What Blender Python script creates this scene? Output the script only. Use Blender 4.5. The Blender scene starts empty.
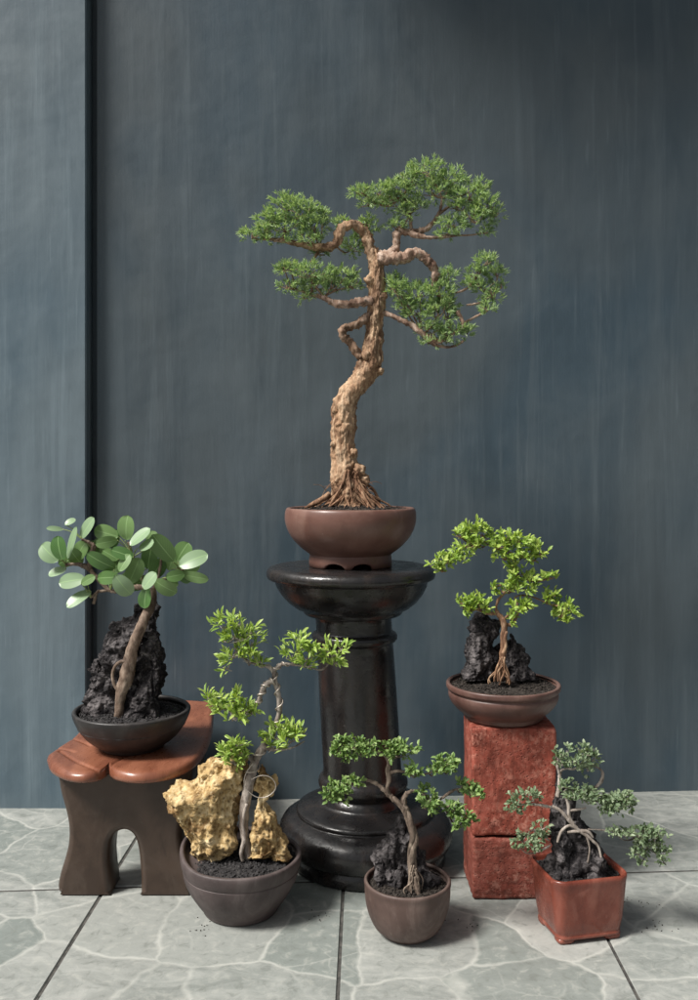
import bpy, bmesh, math, random
from mathutils import Vector, Matrix, noise
sc = bpy.context.scene
COL = sc.collection
R = math.radians
F, HZ, CX, CAMZ = 900.0, 470.0, 349.0, 0.8      # photo pixels: focal length, horizon row, centre column; camera height in m

# ------------------------------------------------------------------ camera
cam = bpy.data.cameras.new('camera'); camo = bpy.data.objects.new('camera', cam); COL.objects.link(camo)
camo.location = (0, 0, CAMZ); camo.rotation_euler = (R(90), 0, 0)
cam.sensor_width = 36; cam.sensor_fit = 'VERTICAL'; cam.sensor_height = 36
cam.lens = 36*F/1000.0; cam.shift_y = -(500-HZ)/1000.0
cam.clip_start = 0.05; cam.clip_end = 100
sc.camera = camo

# ------------------------------------------------------------------ light
SUN_EL, SUN_AZ = 50, 30           # azimuth: degrees from straight left (-X) round towards the camera (-Y)
d_sun = Vector((-math.cos(R(SUN_AZ))*math.cos(R(SUN_EL)), -math.sin(R(SUN_AZ))*math.cos(R(SUN_EL)), math.sin(R(SUN_EL))))
w = bpy.data.worlds.new('World'); sc.world = w; w.use_nodes = True
nt = w.node_tree; bg = nt.nodes['Background']
sky = nt.nodes.new('ShaderNodeTexSky'); sky.sky_type = 'NISHITA'; sky.sun_disc = False
sky.sun_elevation = R(SUN_EL); sky.sun_rotation = math.atan2(d_sun.x, d_sun.y)
sky.air_density = 1.0; sky.dust_density = 4.0; sky.ozone_density = 1.0
hs = nt.nodes.new('ShaderNodeHueSaturation'); hs.inputs['Saturation'].default_value = 0.22
nt.links.new(sky.outputs[0], hs.inputs['Color']); nt.links.new(hs.outputs[0], bg.inputs[0])
bg.inputs[1].default_value = 0.055
sl = bpy.data.lights.new('sun', 'SUN'); so = bpy.data.objects.new('sun', sl); COL.objects.link(so)
sl.energy = 3.5; sl.angle = R(15); sl.color = (1.0, 0.965, 0.91)
so.rotation_euler = d_sun.to_track_quat('Z', 'Y').to_euler()
so.location = d_sun*5
sc.view_settings.view_transform = 'Standard'; sc.view_settings.look = 'None'
sc.view_settings.exposure = 0.68; sc.view_settings.gamma = 1.0; sc.view_settings.use_curve_mapping = False
sc.cycles.use_denoising = True
sc.cycles.max_bounces = 8

# ------------------------------------------------------------------ helpers
rng = random.Random(7)
def P(px, py, Y): return Vector(((px-CX)/F*Y, Y, CAMZ-(py-HZ)/F*Y))
def G(px, py, Z=0.0):
    Y = (CAMZ-Z)*F/(py-HZ); return Vector(((px-CX)/F*Y, Y, Z))
def S(c):  # sRGB 0..255 -> linear
    return tuple(((v/255)/12.92 if v/255 <= 0.04045 else ((v/255+0.055)/1.055)**2.4) for v in c)

ORIGIN = {}
def thing(name, label, cat, loc, group=None):
    o = bpy.data.objects.new(name, None); COL.objects.link(o); o.location = loc
    o.empty_display_size = 0.05
    o['label'] = label; o['category'] = cat
    if group: o['group'] = group
    ORIGIN[o.name] = Vector(loc)
    return o
def obj(name, bm, m, parent=None, smooth=True, origin=None, label=None):
    """world-space bmesh -> one mesh object whose origin is its thing's base"""
    org = ORIGIN[parent.name] if parent else Vector(origin or (0, 0, 0))
    bmesh.ops.translate(bm, verts=bm.verts, vec=-org)
    me = bpy.data.meshes.new(name); bm.to_mesh(me); bm.free()
    for mm in (m if isinstance(m, (list, tuple)) else [m]): me.materials.append(mm)
    if smooth:
        for p in me.polygons: p.use_smooth = True
    o = bpy.data.objects.new(name, me); COL.objects.link(o)
    if parent: o.parent = parent
    else: o.location = org
    ORIGIN[o.name] = org
    if label: o['label'] = label
    return o

def crom(pts, n):
    """Catmull-Rom through tuples of any length, n samples a span"""
    out = []
    for i in range(len(pts)-1):
        p0, p1, p2, p3 = pts[max(i-1, 0)], pts[i], pts[i+1], pts[min(i+2, len(pts)-1)]
        for k in range(n):
            t = k/n
            out.append(tuple(0.5*((2*b)+(-a+c)*t+(2*a-5*b+4*c-d)*t*t+(-a+3*b-3*c+d)*t**3) for a, b, c, d in zip(p0, p1, p2, p3)))
    out.append(tuple(pts[-1])); return out

def lathe(bm, prof, cx, cy, seg=96, lean=None, wob=0.0, sq=None, rimfn=None, smooth_n=0, seed=0, zfun=None):
    """prof: (r, z) from bottom centre to the inside; lean: f(z)->dx"""
    if smooth_n: prof = crom(prof, smooth_n)
    rings = []
    for r, z in prof:
        r = max(r, 0)
        ox = lean(z) if lean else 0
        if r < 1e-5:
            rings.append([bm.verts.new((cx+ox, cy, z))]); continue
        ring = []
        for k in range(seg):
            a = 2*math.pi*k/seg
            rr = r*(1+wob*noise.noise(Vector((math.cos(a)*1.5+seed, math.sin(a)*1.5, z*25))))
            zz = z + (zfun(a, z) if zfun else 0)
            ring.append(bm.verts.new((cx+ox+rr*math.cos(a), cy+rr*math.sin(a), zz)))
        rings.append(ring)
    for A, B in zip(rings, rings[1:]):
        if len(A) == 1 and len(B) == 1: continue
        for k in range(seg):
            k2 = (k+1) % seg
            if len(A) == 1: bm.faces.new((A[0], B[k2], B[k]))
            elif len(B) == 1: bm.faces.new((A[k], A[k2], B[0]))
            else: bm.faces.new((A[k], A[k2], B[k2], B[k]))
    return rings

def tube(bm, pts, seg=10, step=5, rough=0.0, freq=60, seed=0.0, cap=True, twist=0.0, ridge=0, ridge_amp=0.0, flake=0.25):
    """pts: (x, y, z, r) world; smooth tapered limb"""
    s = crom(pts, step)
    C = [Vector(p[:3]) for p in s]; rad = [max(p[3], 0.0003) for p in s]
    up = Vector((0.13, -1, 0.21)).normalized(); rings = []
    for i, c in enumerate(C):
        t = (C[min(i+1, len(C)-1)]-C[max(i-1, 0)]).normalized()
        u = (up - t*up.dot(t))
        u = u.normalized() if u.length > 1e-4 else t.orthogonal().normalized()
        up = u; v = t.cross(u)
        ring = []
        for k in range(seg):
            a = 2*math.pi*k/seg + twist*i
            d = u*math.cos(a)+v*math.sin(a)
            rr = rad[i]
            if ridge: rr *= 1+ridge_amp*math.cos(ridge*(2*math.pi*k/seg)+0.8*math.sin(i*0.3))
            q = c+d*rr
            if rough:
                qq = q+Vector((seed*.37, 0, 0))
                q += d*(rr*rough*0.75*noise.fractal(qq*freq, 0.9, 2.0, 3)+min(rr, .012)*rough*flake*2.2*(abs(noise.fractal(Vector((qq.x*freq*4.5, qq.y*freq*4.5, qq.z*freq*.9)), 0.8, 2.2, 4))-.25))
            ring.append(bm.verts.new(q))
        rings.append(ring)
    for A, B in zip(rings, rings[1:]):
        for k in range(seg):
            bm.faces.new((A[k], A[(k+1) % seg], B[(k+1) % seg], B[k]))
    if cap:
        e = bm.verts.new(C[-1]+(C[-1]-C[-2]).normalized()*rad[-1]*0.6)
        for k in range(seg): bm.faces.new((rings[-1][k], rings[-1][(k+1) % seg], e))
        e = bm.verts.new(C[0])
        for k in range(seg): bm.faces.new((rings[0][(k+1) % seg], rings[0][k], e))

def ptube(bm, Y, s, pts, zoom=(0, 0, 1), **kw):
    """pts: (px, py, r_px[, dy in m]) in pixels (zoomed crop: x0, y0, scale)"""
    x0, y0, k = zoom; out = []
    for p in pts:
        dy = p[3] if len(p) > 3 else 0.0
        q = P(x0+p[0]*k, y0+p[1]*k, Y+dy); out.append((q.x, q.y, q.z, p[2]*k*s))
    tube(bm, out, **kw)

# ------------------------------------------------------------------ materials
class NT:
    def __init__(self, name):
        self.m = bpy.data.materials.new(name); self.m.use_nodes = True
        self.t = self.m.node_tree; self.b = self.t.nodes['Principled BSDF']; self.out = self.t.nodes['Material Output']
        self.tc = self.t.nodes.new('ShaderNodeTexCoord')
    def n(self, kind, **kw):
        x = self.t.nodes.new(kind)
        for k, v in kw.items(): setattr(x, k, v)
        return x
    def link(self, a, b): self.t.links.new(a, b)
    def coord(self, scale=(1, 1, 1), kind='Object'):
        mp = self.n('ShaderNodeMapping'); mp.inputs['Scale'].default_value = scale
        self.link(self.tc.outputs[kind], mp.inputs['Vector']); return mp.outputs[0]
    def noise(self, scale, detail=4, rough=0.55, vec=None, dist=0.0):
        x = self.n('ShaderNodeTexNoise'); x.inputs['Scale'].default_value = scale; x.inputs['Detail'].default_value = detail
        x.inputs['Roughness'].default_value = rough; x.inputs['Distortion'].default_value = dist
        self.link(vec or self.coord(), x.inputs['Vector']); return x.outputs['Fac']
    def voro(self, scale, feature='F1', vec=None, out='Distance'):
        x = self.n('ShaderNodeTexVoronoi', feature=feature); x.inputs['Scale'].default_value = scale
        self.link(vec or self.coord(), x.inputs['Vector']); return x.outputs[out]
    def ramp(self, fac, stops, interp='LINEAR'):
        x = self.n('ShaderNodeValToRGB'); cr = x.color_ramp; cr.interpolation = interp
        while len(cr.elements) < len(stops): cr.elements.new(0.5)
        for e, (p, c) in zip(cr.elements, stops):
            e.position = p; e.color = (*c, 1) if not isinstance(c, (int, float)) else (c, c, c, 1)
        self.link(fac, x.inputs[0]); return x.outputs[0]
    def mix(self, fac, a, b, mode='MIX'):
        x = self.n('ShaderNodeMix', data_type='RGBA', blend_type=mode)
        for sock, v in ((x.inputs[0], fac), (x.inputs[6], a), (x.inputs[7], b)):
            if isinstance(v, (int, float)): sock.default_value = v
            elif isinstance(v, tuple): sock.default_value = (*v, 1)
            else: self.link(v, sock)
        return x.outputs[2]
    def math(self, op, a, b=0.0):
        x = self.n('ShaderNodeMath', operation=op)
        for sock, v in zip(x.inputs, (a, b)):
            if isinstance(v, (int, float)): sock.default_value = v
            else: self.link(v, sock)
        return x.outputs[0]
    def bump(self, h, strength=0.3, dist=0.002, prev=None):
        x = self.n('ShaderNodeBump'); x.inputs['Strength'].default_value = strength; x.inputs['Distance'].default_value = dist
        self.link(h, x.inputs['Height'])
        if prev is not None: self.link(prev, x.inputs['Normal'])
        return x.outputs[0]
    def fin(self, color=None, rough=None, normal=None, spec=None):
        def put(k, v):
            if v is None: return
            if isinstance(v, (int, float)): self.b.inputs[k].default_value = v
            elif isinstance(v, tuple): self.b.inputs[k].default_value = (*v, 1)
            else: self.link(v, self.b.inputs[k])
        put('Base Color', color); put('Roughness', rough); put('Normal', normal); put('Specular IOR Level', spec)
        return self.m

def sc3(c, f): return tuple(v*f for v in c)

def mat_wall(name, base, grey, seed=0.0):
    m = NT(name)
    v1 = m.coord((11, 11, 0.8)); v2 = m.coord((34, 34, 1.8)); v3 = m.coord((1.5, 1.5, 1.3)); v4 = m.coord((80, 80, 6)); v5 = m.coord((5, 5, 2.4))
    a = m.noise(1.0, 5, 0.6, v1, 0.5); b = m.noise(1.0, 4, 0.7, v2, 0.3); c = m.noise(1.0, 3, 0.5, v3, .3); e = m.noise(1.0, 2, 0.5, v4); p = m.noise(1.0, 5, 0.6, v5, .6)
    col = m.mix(m.ramp(c, [(0.42, 0.0), (0.58, 1.0)]), base, grey)
    col = m.mix(m.ramp(p, [(0.48, 0.0), (0.66, 0.45)]), col, tuple(v*1.25 for v in grey))
    col = m.mix(m.ramp(p, [(0.34, 0.4), (0.48, 0.0)]), col, sc3(base, .72))
    col = m.mix(m.ramp(a, [(0.50, 0.0), (0.68, 0.55)]), col, tuple(v*1.35+0.004 for v in grey))
    col = m.mix(m.ramp(b, [(0.54, 0.0), (0.70, 0.32)]), col, tuple(v*1.6+0.01 for v in grey))
    col = m.mix(m.ramp(a, [(0.20, 0.45), (0.40, 0.0)]), col, sc3(base, 0.65))
    col = m.mix(m.math('MULTIPLY', m.ramp(e, [(0.68, 0.0), (0.78, 0.32)]), m.ramp(p, [(.4, .1), (.6, 1.0)])), col, tuple(v*1.7+0.02 for v in grey))
    h = m.math('ADD', m.math('MULTIPLY', a, 0.5), m.math('MULTIPLY', b, 0.5))
    n1 = m.bump(h, 0.28, 0.004); n2 = m.bump(m.noise(160, 5, 0.6), 0.10, 0.002, n1)
    n3 = m.bump(m.noise(5, 3, 0.5), 0.3, 0.02, n2)
    return m.fin(col, m.ramp(p, [(0.3, 0.42), (0.7, 0.6)]), n3, 0.4)

def mat_tile():
    m = NT('slate_look_tile')
    wob = m.n('ShaderNodeTexNoise'); wob.inputs['Scale'].default_value = 7; wob.inputs['Detail'].default_value = 4
    m.link(m.coord(), wob.inputs['Vector'])
    vm = m.n('ShaderNodeVectorMath', operation='SCALE'); vm.inputs['Scale'].default_value = 0.07
    m.link(wob.outputs['Color'], vm.inputs[0])
    va = m.n('ShaderNodeVectorMath', operation='ADD'); m.link(m.coord(), va.inputs[0]); m.link(vm.outputs[0], va.inputs[1])
    e1 = m.voro(4.7, 'DISTANCE_TO_EDGE', va.outputs[0]); cell = m.voro(4.7, 'F1', va.outputs[0], 'Color')
    e2 = m.voro(10.5, 'DISTANCE_TO_EDGE', va.outputs[0])
    big = m.noise(3.2, 3, 0.5); fine = m.noise(42, 6, 0.65, m.coord((1, 1, 1)), 0.6); mid = m.noise(13, 6, 0.68, m.coord((.6, 1.5, 1)), 1.6)
    base = m.ramp(mid, [(0.36, (0.215, 0.228, 0.214)), (0.5, (0.268, 0.281, 0.264)), (0.64, (0.325, 0.335, 0.315))])
    sepc = m.n('ShaderNodeSeparateColor'); m.link(cell, sepc.inputs[0])
    base = m.mix(m.ramp(sepc.outputs[0], [(0.2, 0.9), (0.65, 0.0)]), base, (0.190, 0.212, 0.198))
    base = m.mix(m.ramp(sepc.outputs[1], [(0.45, 0.0), (0.9, 0.45)]), base, (0.40, 0.40, 0.375))
    base = m.mix(m.ramp(fine, [(0.52, 0.0), (0.68, 0.4)]), base, (0.45, 0.45, 0.41))
    base = m.mix(m.ramp(fine, [(0.33, 0.45), (0.45, 0.0)]), base, (0.13, 0.14, 0.125))
    wv = m.ramp(m.noise(9, 3, 0.6), [(0.3, 0.25), (0.6, 1.0)])
    vein = m.math('MULTIPLY', m.ramp(e1, [(0.002, 0.75), (0.022, 0.0)]), wv)
    vein2 = m.math('MULTIPLY', m.ramp(e2, [(0.0, 0.5), (0.03, 0.0)]), m.ramp(big, [(0.47, 0.0), (0.62, 0.8)]))
    col = m.mix(m.math('MAXIMUM', vein, vein2), base, (0.46, 0.465, 0.43))
    h = m.math('ADD', m.math('MULTIPLY', mid, 0.6), m.math('MULTIPLY', fine, 0.4))
    n1 = m.bump(h, 0.35, 0.004); n1 = m.bump(m.ramp(e1, [(0.0, 0.0), (0.06, 1.0)]), 0.2, 0.003, n1)
    return m.fin(col, m.ramp(mid, [(0.3, 0.42), (0.7, 0.6)]), n1, 0.45)

def mat_simple(name, c1, c2, scale=30, rough=(0.4, 0.6), bump=0.2, bscale=120, bdist=0.002, spec=0.5, stretch=(1, 1, 1), speck=None, streak=None, dust=None, wear=None):
    m = NT(name)
    v = m.coord(stretch); a = m.noise(scale, 5, 0.6, v, 0.4); b = m.noise(bscale, 4, 0.6, v)
    col = m.ramp(a, [(0.38, c1), (0.62, c2)])
    if streak:
        s = m.noise(1.0, 4, 0.6, m.coord(streak[0])); col = m.mix(m.ramp(s, [(0.5, 0.0), (0.75, streak[2])]), col, streak[1])
    if speck:
        s = m.noise(speck[0], 2, 0.5); col = m.mix(m.ramp(s, [(speck[1], 0.0), (speck[1]+0.06, speck[3])]), col, speck[2])
    if wear:
        q = m.noise(16, 6, .68, m.coord((1, 1, .55)), 1.0); q2 = m.noise(70, 5, .7)
        col = m.mix(m.math('MULTIPLY', m.ramp(q, [(.49, 0.0), (.62, wear[1])]), m.ramp(q2, [(.35, .4), (.6, 1.0)])), col, wear[0])
        col = m.mix(m.ramp(q, [(.33, wear[1]), (.44, 0.0)]), col, sc3(c1, .55))
    if dust:
        g = m.n('ShaderNodeNewGeometry'); sp = m.n('ShaderNodeSeparateXYZ'); m.link(g.outputs['Normal'], sp.inputs[0])
        f = m.math('MULTIPLY', m.ramp(sp.outputs[2], [(0.3, 0.0), (1.0, 1.0)]), m.ramp(m.noise(14, 4, 0.6), [(0.35, 0.2), (0.7, 1.0)]))
        col = m.mix(m.math('MULTIPLY', f, dust[1]), col, dust[0])
    h = m.math('ADD', m.math('MULTIPLY', a, 0.4), m.math('MULTIPLY', b, 0.6))
    return m.fin(col, m.ramp(b, [(0.3, rough[0]), (0.7, rough[1])]), m.bump(h, bump, bdist), spec)

def mat_rock(name, dark, mid, light, pit=90):
    m = NT(name)
    a = m.noise(28, 6, 0.65, None, 0.6); v = m.voro(pit); b = m.noise(140, 5, 0.7)
    col = m.ramp(a, [(0.38, dark), (0.52, mid), (0.68, light)])
    col = m.mix(m.ramp(v, [(0.08, 0.75), (0.35, 0.0)]), col, sc3(dark, 0.7))
    col = m.mix(m.ramp(b, [(0.53, 0.0), (0.66, 0.55)]), col, light)
    n1 = m.bump(m.ramp(v, [(0.0, 0.0), (0.45, 1.0)]), 0.7, 0.004); n2 = m.bump(b, 0.6, 0.003, n1)
    return m.fin(col, 0.8, n2, 0.3)

def mat_bark(name, c1, c2, c3, stretch=(60, 60, 14), bump=0.7):
    m = NT(name)
    a = m.noise(1.0, 6, 0.7, m.coord(stretch), 0.8); b = m.noise(26, 5, 0.65, m.coord((1, 1, .6)), .5); d = m.noise(170, 4, 0.65, m.coord((1, 1, .4)))
    col = m.ramp(a, [(0.30, c1), (0.47, c2), (0.66, c3)])
    col = m.mix(m.ramp(b, [(0.38, 0.8), (0.52, 0.0)]), col, sc3(c1, .75))
    col = m.mix(m.ramp(b, [(0.58, 0.0), (0.74, .65)]), col, tuple(v*1.15+.02 for v in c3))
    col = m.mix(m.ramp(d, [(0.30, .7), (0.46, 0.0)]), col, sc3(c1, .8))
    h = m.math('ADD', m.math('MULTIPLY', a, 0.6), m.math('MULTIPLY', d, 0.4))
    return m.fin(col, 0.75, m.bump(h, bump, 0.005), 0.25)

def mat_leaf(name, c_dark, c_mid, c_light, rough=0.45, trans=0.25, back=None, spec=0.4, veins=False):
    m = NT(name)
    g = m.n('ShaderNodeNewGeometry')
    col = m.ramp(g.outputs['Random Per Island'], [(0.0, c_dark), (0.5, c_mid), (1.0, c_light)])
    if back: col = m.mix(g.outputs['Backfacing'], col, back)
    if veins:
        u = m.n('ShaderNodeSeparateXYZ'); m.link(m.tc.outputs['UV'], u.inputs[0])
        mid = m.math('ABSOLUTE', m.math('SUBTRACT', u.outputs[0], 0.5))
        col = m.mix(m.ramp(mid, [(0.010, 0.55), (0.035, 0.0)]), col, tuple(min(1, v*1.7+0.06) for v in c_light))
        # faint side veins
        w_ = m.math('SINE', m.math('MULTIPLY', m.math('SUBTRACT', u.outputs[1], m.math('MULTIPLY', mid, 0.8)), 60))
        col = m.mix(m.ramp(w_, [(0.80, 0.0), (1.0, 0.16)]), col, tuple(min(1, v*1.4+0.04) for v in c_light))
    m.fin(col, rough, None, spec)
    tr = m.n('ShaderNodeBsdfTranslucent'); mx = m.n('ShaderNodeMixShader'); mx.inputs[0].default_value = trans
    tint = m.mix(1.0, col, (1.0, 1.0, 0.45), 'MULTIPLY'); m.link(tint, tr.inputs[0])
    m.link(m.b.outputs[0], mx.inputs[1]); m.link(tr.outputs[0], mx.inputs[2]); m.link(mx.outputs[0], m.out.inputs[0])
    return m.m

WALL = mat_wall('painted_plaster', (0.046, 0.072, 0.093), (0.066, 0.085, 0.097))
PILLAR = mat_wall('painted_pillar', (0.075, 0.114, 0.143), (0.110, 0.145, 0.166))
TILE = mat_tile()
GROUT = mat_simple('grout', (0.03, 0.03, 0.028), (0.085, 0.08, 0.072), 60, (0.8, 0.9))
BLACKPAINT = mat_simple('black_gloss_paint', (0.008, 0.0075, 0.008), (0.017, 0.015, 0.0145), 9, (0.17, 0.36), 0.55, 30, 0.005, 0.55,
                        streak=((40, 40, 2.5), (0.045, 0.030, 0.022), 0.4), dust=((0.07, 0.07, 0.075), 0.14), speck=(75, .73, (.10, .09, .085), .5))
# ------------------------------------------------------------------ floor
def line(p, q):   # through two floor points
    return (p, (q-p))
def meet(l1, l2):
    p, r = l1; q, s = l2
    d = r.x*s.y-r.y*s.x; t = ((q.x-p.x)*s.y-(q.y-p.y)*s.x)/d
    return p+r*t
seam_mid = line(G(343, 895), G(338, 1000)); seam_l = line(G(101, 900), G(40, 1000))
SW = 0.456
def col_line(k):
    off = Vector((SW*k, 0, 0)); return (seam_mid[0]+off, Vector((0.0165, 1, 0)))
row0 = line(G(50, 889), G(660, 871)); SR = 0.475
def row_line(k): return (row0[0]+Vector((0, SR*k, 0)), row0[1])
bm = bmesh.new()
gap = 0.0024
for i in range(-6, 7):
    for j in range(-7, 2):
        c = [meet(col_line(i), row_line(j)), meet(col_line(i+1), row_line(j)), meet(col_line(i+1), row_line(j+1)), meet(col_line(i), row_line(j+1))]
        ctr = sum(c, Vector())/4
        top, low = [], []
        for p in c:
            dv = Vector((math.copysign(1, p.x-ctr.x), math.copysign(1.7, p.y-ctr.y), 0))
            top.append(bm.verts.new(p-dv*(gap+0.0015))); low.append(bm.verts.new(p-dv*gap+Vector((0, 0, -0.003))))
        bm.faces.new(top)
        for k in range(4): bm.faces.new((low[k], low[(k+1) % 4], top[(k+1) % 4], top[k]))
fl = obj('floor', bm, TILE, None, smooth=False); fl['kind'] = 'structure'
bm = bmesh.new()
bm.faces.new([bm.verts.new(v) for v in ((-3.2, -1.9, -0.0025), (3.2, -1.9, -0.0025), (3.2, 2.9, -0.0025), (-3.2, 2.9, -0.0025))])
gr = obj('floor_grout', bm, GROUT, None, smooth=False); gr['kind'] = 'structure'

# ------------------------------------------------------------------ wall and pillar
def prism(bm, plan, z0, z1, bevel=0.0):
    lo = [bm.verts.new((x, y, z0)) for x, y in plan]; hi = [bm.verts.new((x, y, z1)) for x, y in plan]
    n = len(plan)
    bm.faces.new(lo[::-1]); bm.faces.new(hi)
    for k in range(n): bm.faces.new((lo[k], lo[(k+1) % n], hi[(k+1) % n], hi[k]))
    bmesh.ops.recalc_face_normals(bm, faces=bm.faces)
WL = Vector(((97-CX)/F*2.160, 2.160)); WSL = 0.058
def wally(x): return 2.160+WSL*(x-WL.x)
bm = bmesh.new()
prism(bm, [(WL.x, wally(WL.x)), (2.4, wally(2.4)), (2.4, 2.75), (-0.75, 2.75), (-0.75, 2.186), (WL.x, 2.186)], 0.0, 3.2)  # shallow recess beside the pillar, shaped to deepen its shadow strip
wl = obj('wall', bm, WALL, None, smooth=False, origin=(0.6, 2.3, 0))
wl['label'] = 'dark blue-grey painted wall with vertical brush streaks behind the bonsai'; wl['category'] = 'wall'
bm = bmesh.new()
px_edge = (86-CX)/F*2.128
prism(bm, [(-1.9, 2.128), (px_edge-0.003, 2.128), (px_edge, 2.131), (px_edge, 2.183), (-1.9, 2.183)], 0.0, 3.2)
pl = obj('pillar', bm, PILLAR, None, smooth=False, origin=(-0.9, 2.2, 0))
pl['label'] = 'paler blue-grey painted pillar along the left edge, standing proud of the wall'; pl['category'] = 'pillar'

bm = bmesh.new()   # unseen ledge added above the view, put in to shade the wall's upper right
prism(bm, [(-0.50, wally(-.5)-.50), (2.4, wally(2.4)-.50), (2.4, wally(2.4)-.001), (-0.50, wally(-.5)-.001)], 2.78, 2.88)
lg = obj('added_shade_ledge', bm, PILLAR, None, smooth=False, origin=(1.2, 2.1, 2.78))
lg['label'] = 'unseen ledge added above the bonsai to shade the upper right of the wall'; lg['category'] = 'ledge'

# ------------------------------------------------------------------ pedestal
PY = 1.8605; ps = PY/F
def lean(z): return (367.5-CX)*ps + ((350.5-367.5)*ps)*min(1, z/0.60)
def ped(zlist, name):
    bm = bmesh.new(); lathe(bm, zlist, 0, PY, 128, lean, 0.004); return obj(name, bm, BLACKPAINT, pedestal)
pedestal = thing('pedestal', 'tall glossy black round column pedestal carrying the largest bonsai', 'pedestal', ((367.5-CX)*ps, PY, 0))
base = [(0, 0.0005), (.156, 0.0005), (.161, .004), (.1615, .014), (.161, .024), (.158, .0275), (.158, .0295), (.165, .032), (.173, .038), (.1775, .049), (.1785, .060),
        (.1760, .073), (.169, .084), (.157, .092), (.145, .0962), (.1405, .0972), (.1385, .0985), (.1400, .1005), (.1405, .104), (.1385, .107), (.132, .1095), (.120, .112), (.106, .1145), (.094, .117), (.0865, .1195), (.0845, .123), (.0840, .139), (0, .139)]
ped(base, 'base')
shaft = [(0, .136), (.0835, .136), (.0838, .141), (.0855, .1445), (.0895, .1475), (.0918, .153), (.0922, .160), (.0900, .167), (.0860, .1715), (.0830, .1735), (.0815, .177), (.0805, .186), (.0805, .25), (.0798, .35), (.079, .43), (.0785, .444), (.080, .4465), (.085, .449), (.0882, .454),
         (.0885, .459), (.086, .464), (.081, .467), (.0785, .469), (.0785, .4725), (.0785, .49), (.0795, .500), (.083, .503), (0, .503)]
ped(shaft, 'shaft')
top = [(0, .5025), (.097, .5025), (.101, .505), (.103, .509), (.105, .513), (.117, .517), (.133, .529), (.147, .546), (.1555, .562), (.1580, .5725), (.1595, .5750), (.1625, .5755), (.168, .5765), (.1722, .5790),
       (.1740, .5840), (.1740, .5890), (.1722, .5945), (.168, .5990), (.160, .6013), (.150, .6016), (0, .6016)]
ped(top, 'tabletop')

# ------------------------------------------------------------------ plant pieces
def granules(bm, n, place, size):
    for _ in range(n):
        c = place(); r = size*rng.uniform(0.5, 1.2)
        m = bmesh.ops.create_icosphere(bm, subdivisions=1, radius=r)
        rot = Matrix.Rotation(rng.uniform(0, 6), 3, Vector((rng.random(), rng.random(), rng.random()+.1)).normalized())
        sv = Vector((rng.uniform(.7, 1.3), rng.uniform(.7, 1.3), rng.uniform(.5, .9)))
        for v in m['verts']:
            co = rot @ Vector((v.co.x*sv.x, v.co.y*sv.y, v.co.z*sv.z)); v.co = c+co*rng.uniform(.85, 1.15)

def soil(parent, cx, cy, z, r, mound, n, size, m, name='soil'):
    bm = bmesh.new()
    f = lambda rr: z+mound*(1-(rr/r)**2)
    prof = [(r, f(r)-0.02)]+[(r*t, f(r*t)) for t in (1, .9, .75, .6, .45, .3, .15)]+[(0, f(0))]
    lathe(bm, prof, cx, cy, 48)
    for v in bm.verts: v.co.z += 0.0025*noise.noise(v.co*90)
    def place():
        a = rng.uniform(0, 6.283); rr = r*0.985*math.sqrt(rng.random()); return Vector((cx+rr*math.cos(a), cy+rr*math.sin(a), f(rr)+0.0006))
    granules(bm, n, place, size)
    return obj(name, bm, m, parent, smooth=False)

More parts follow.
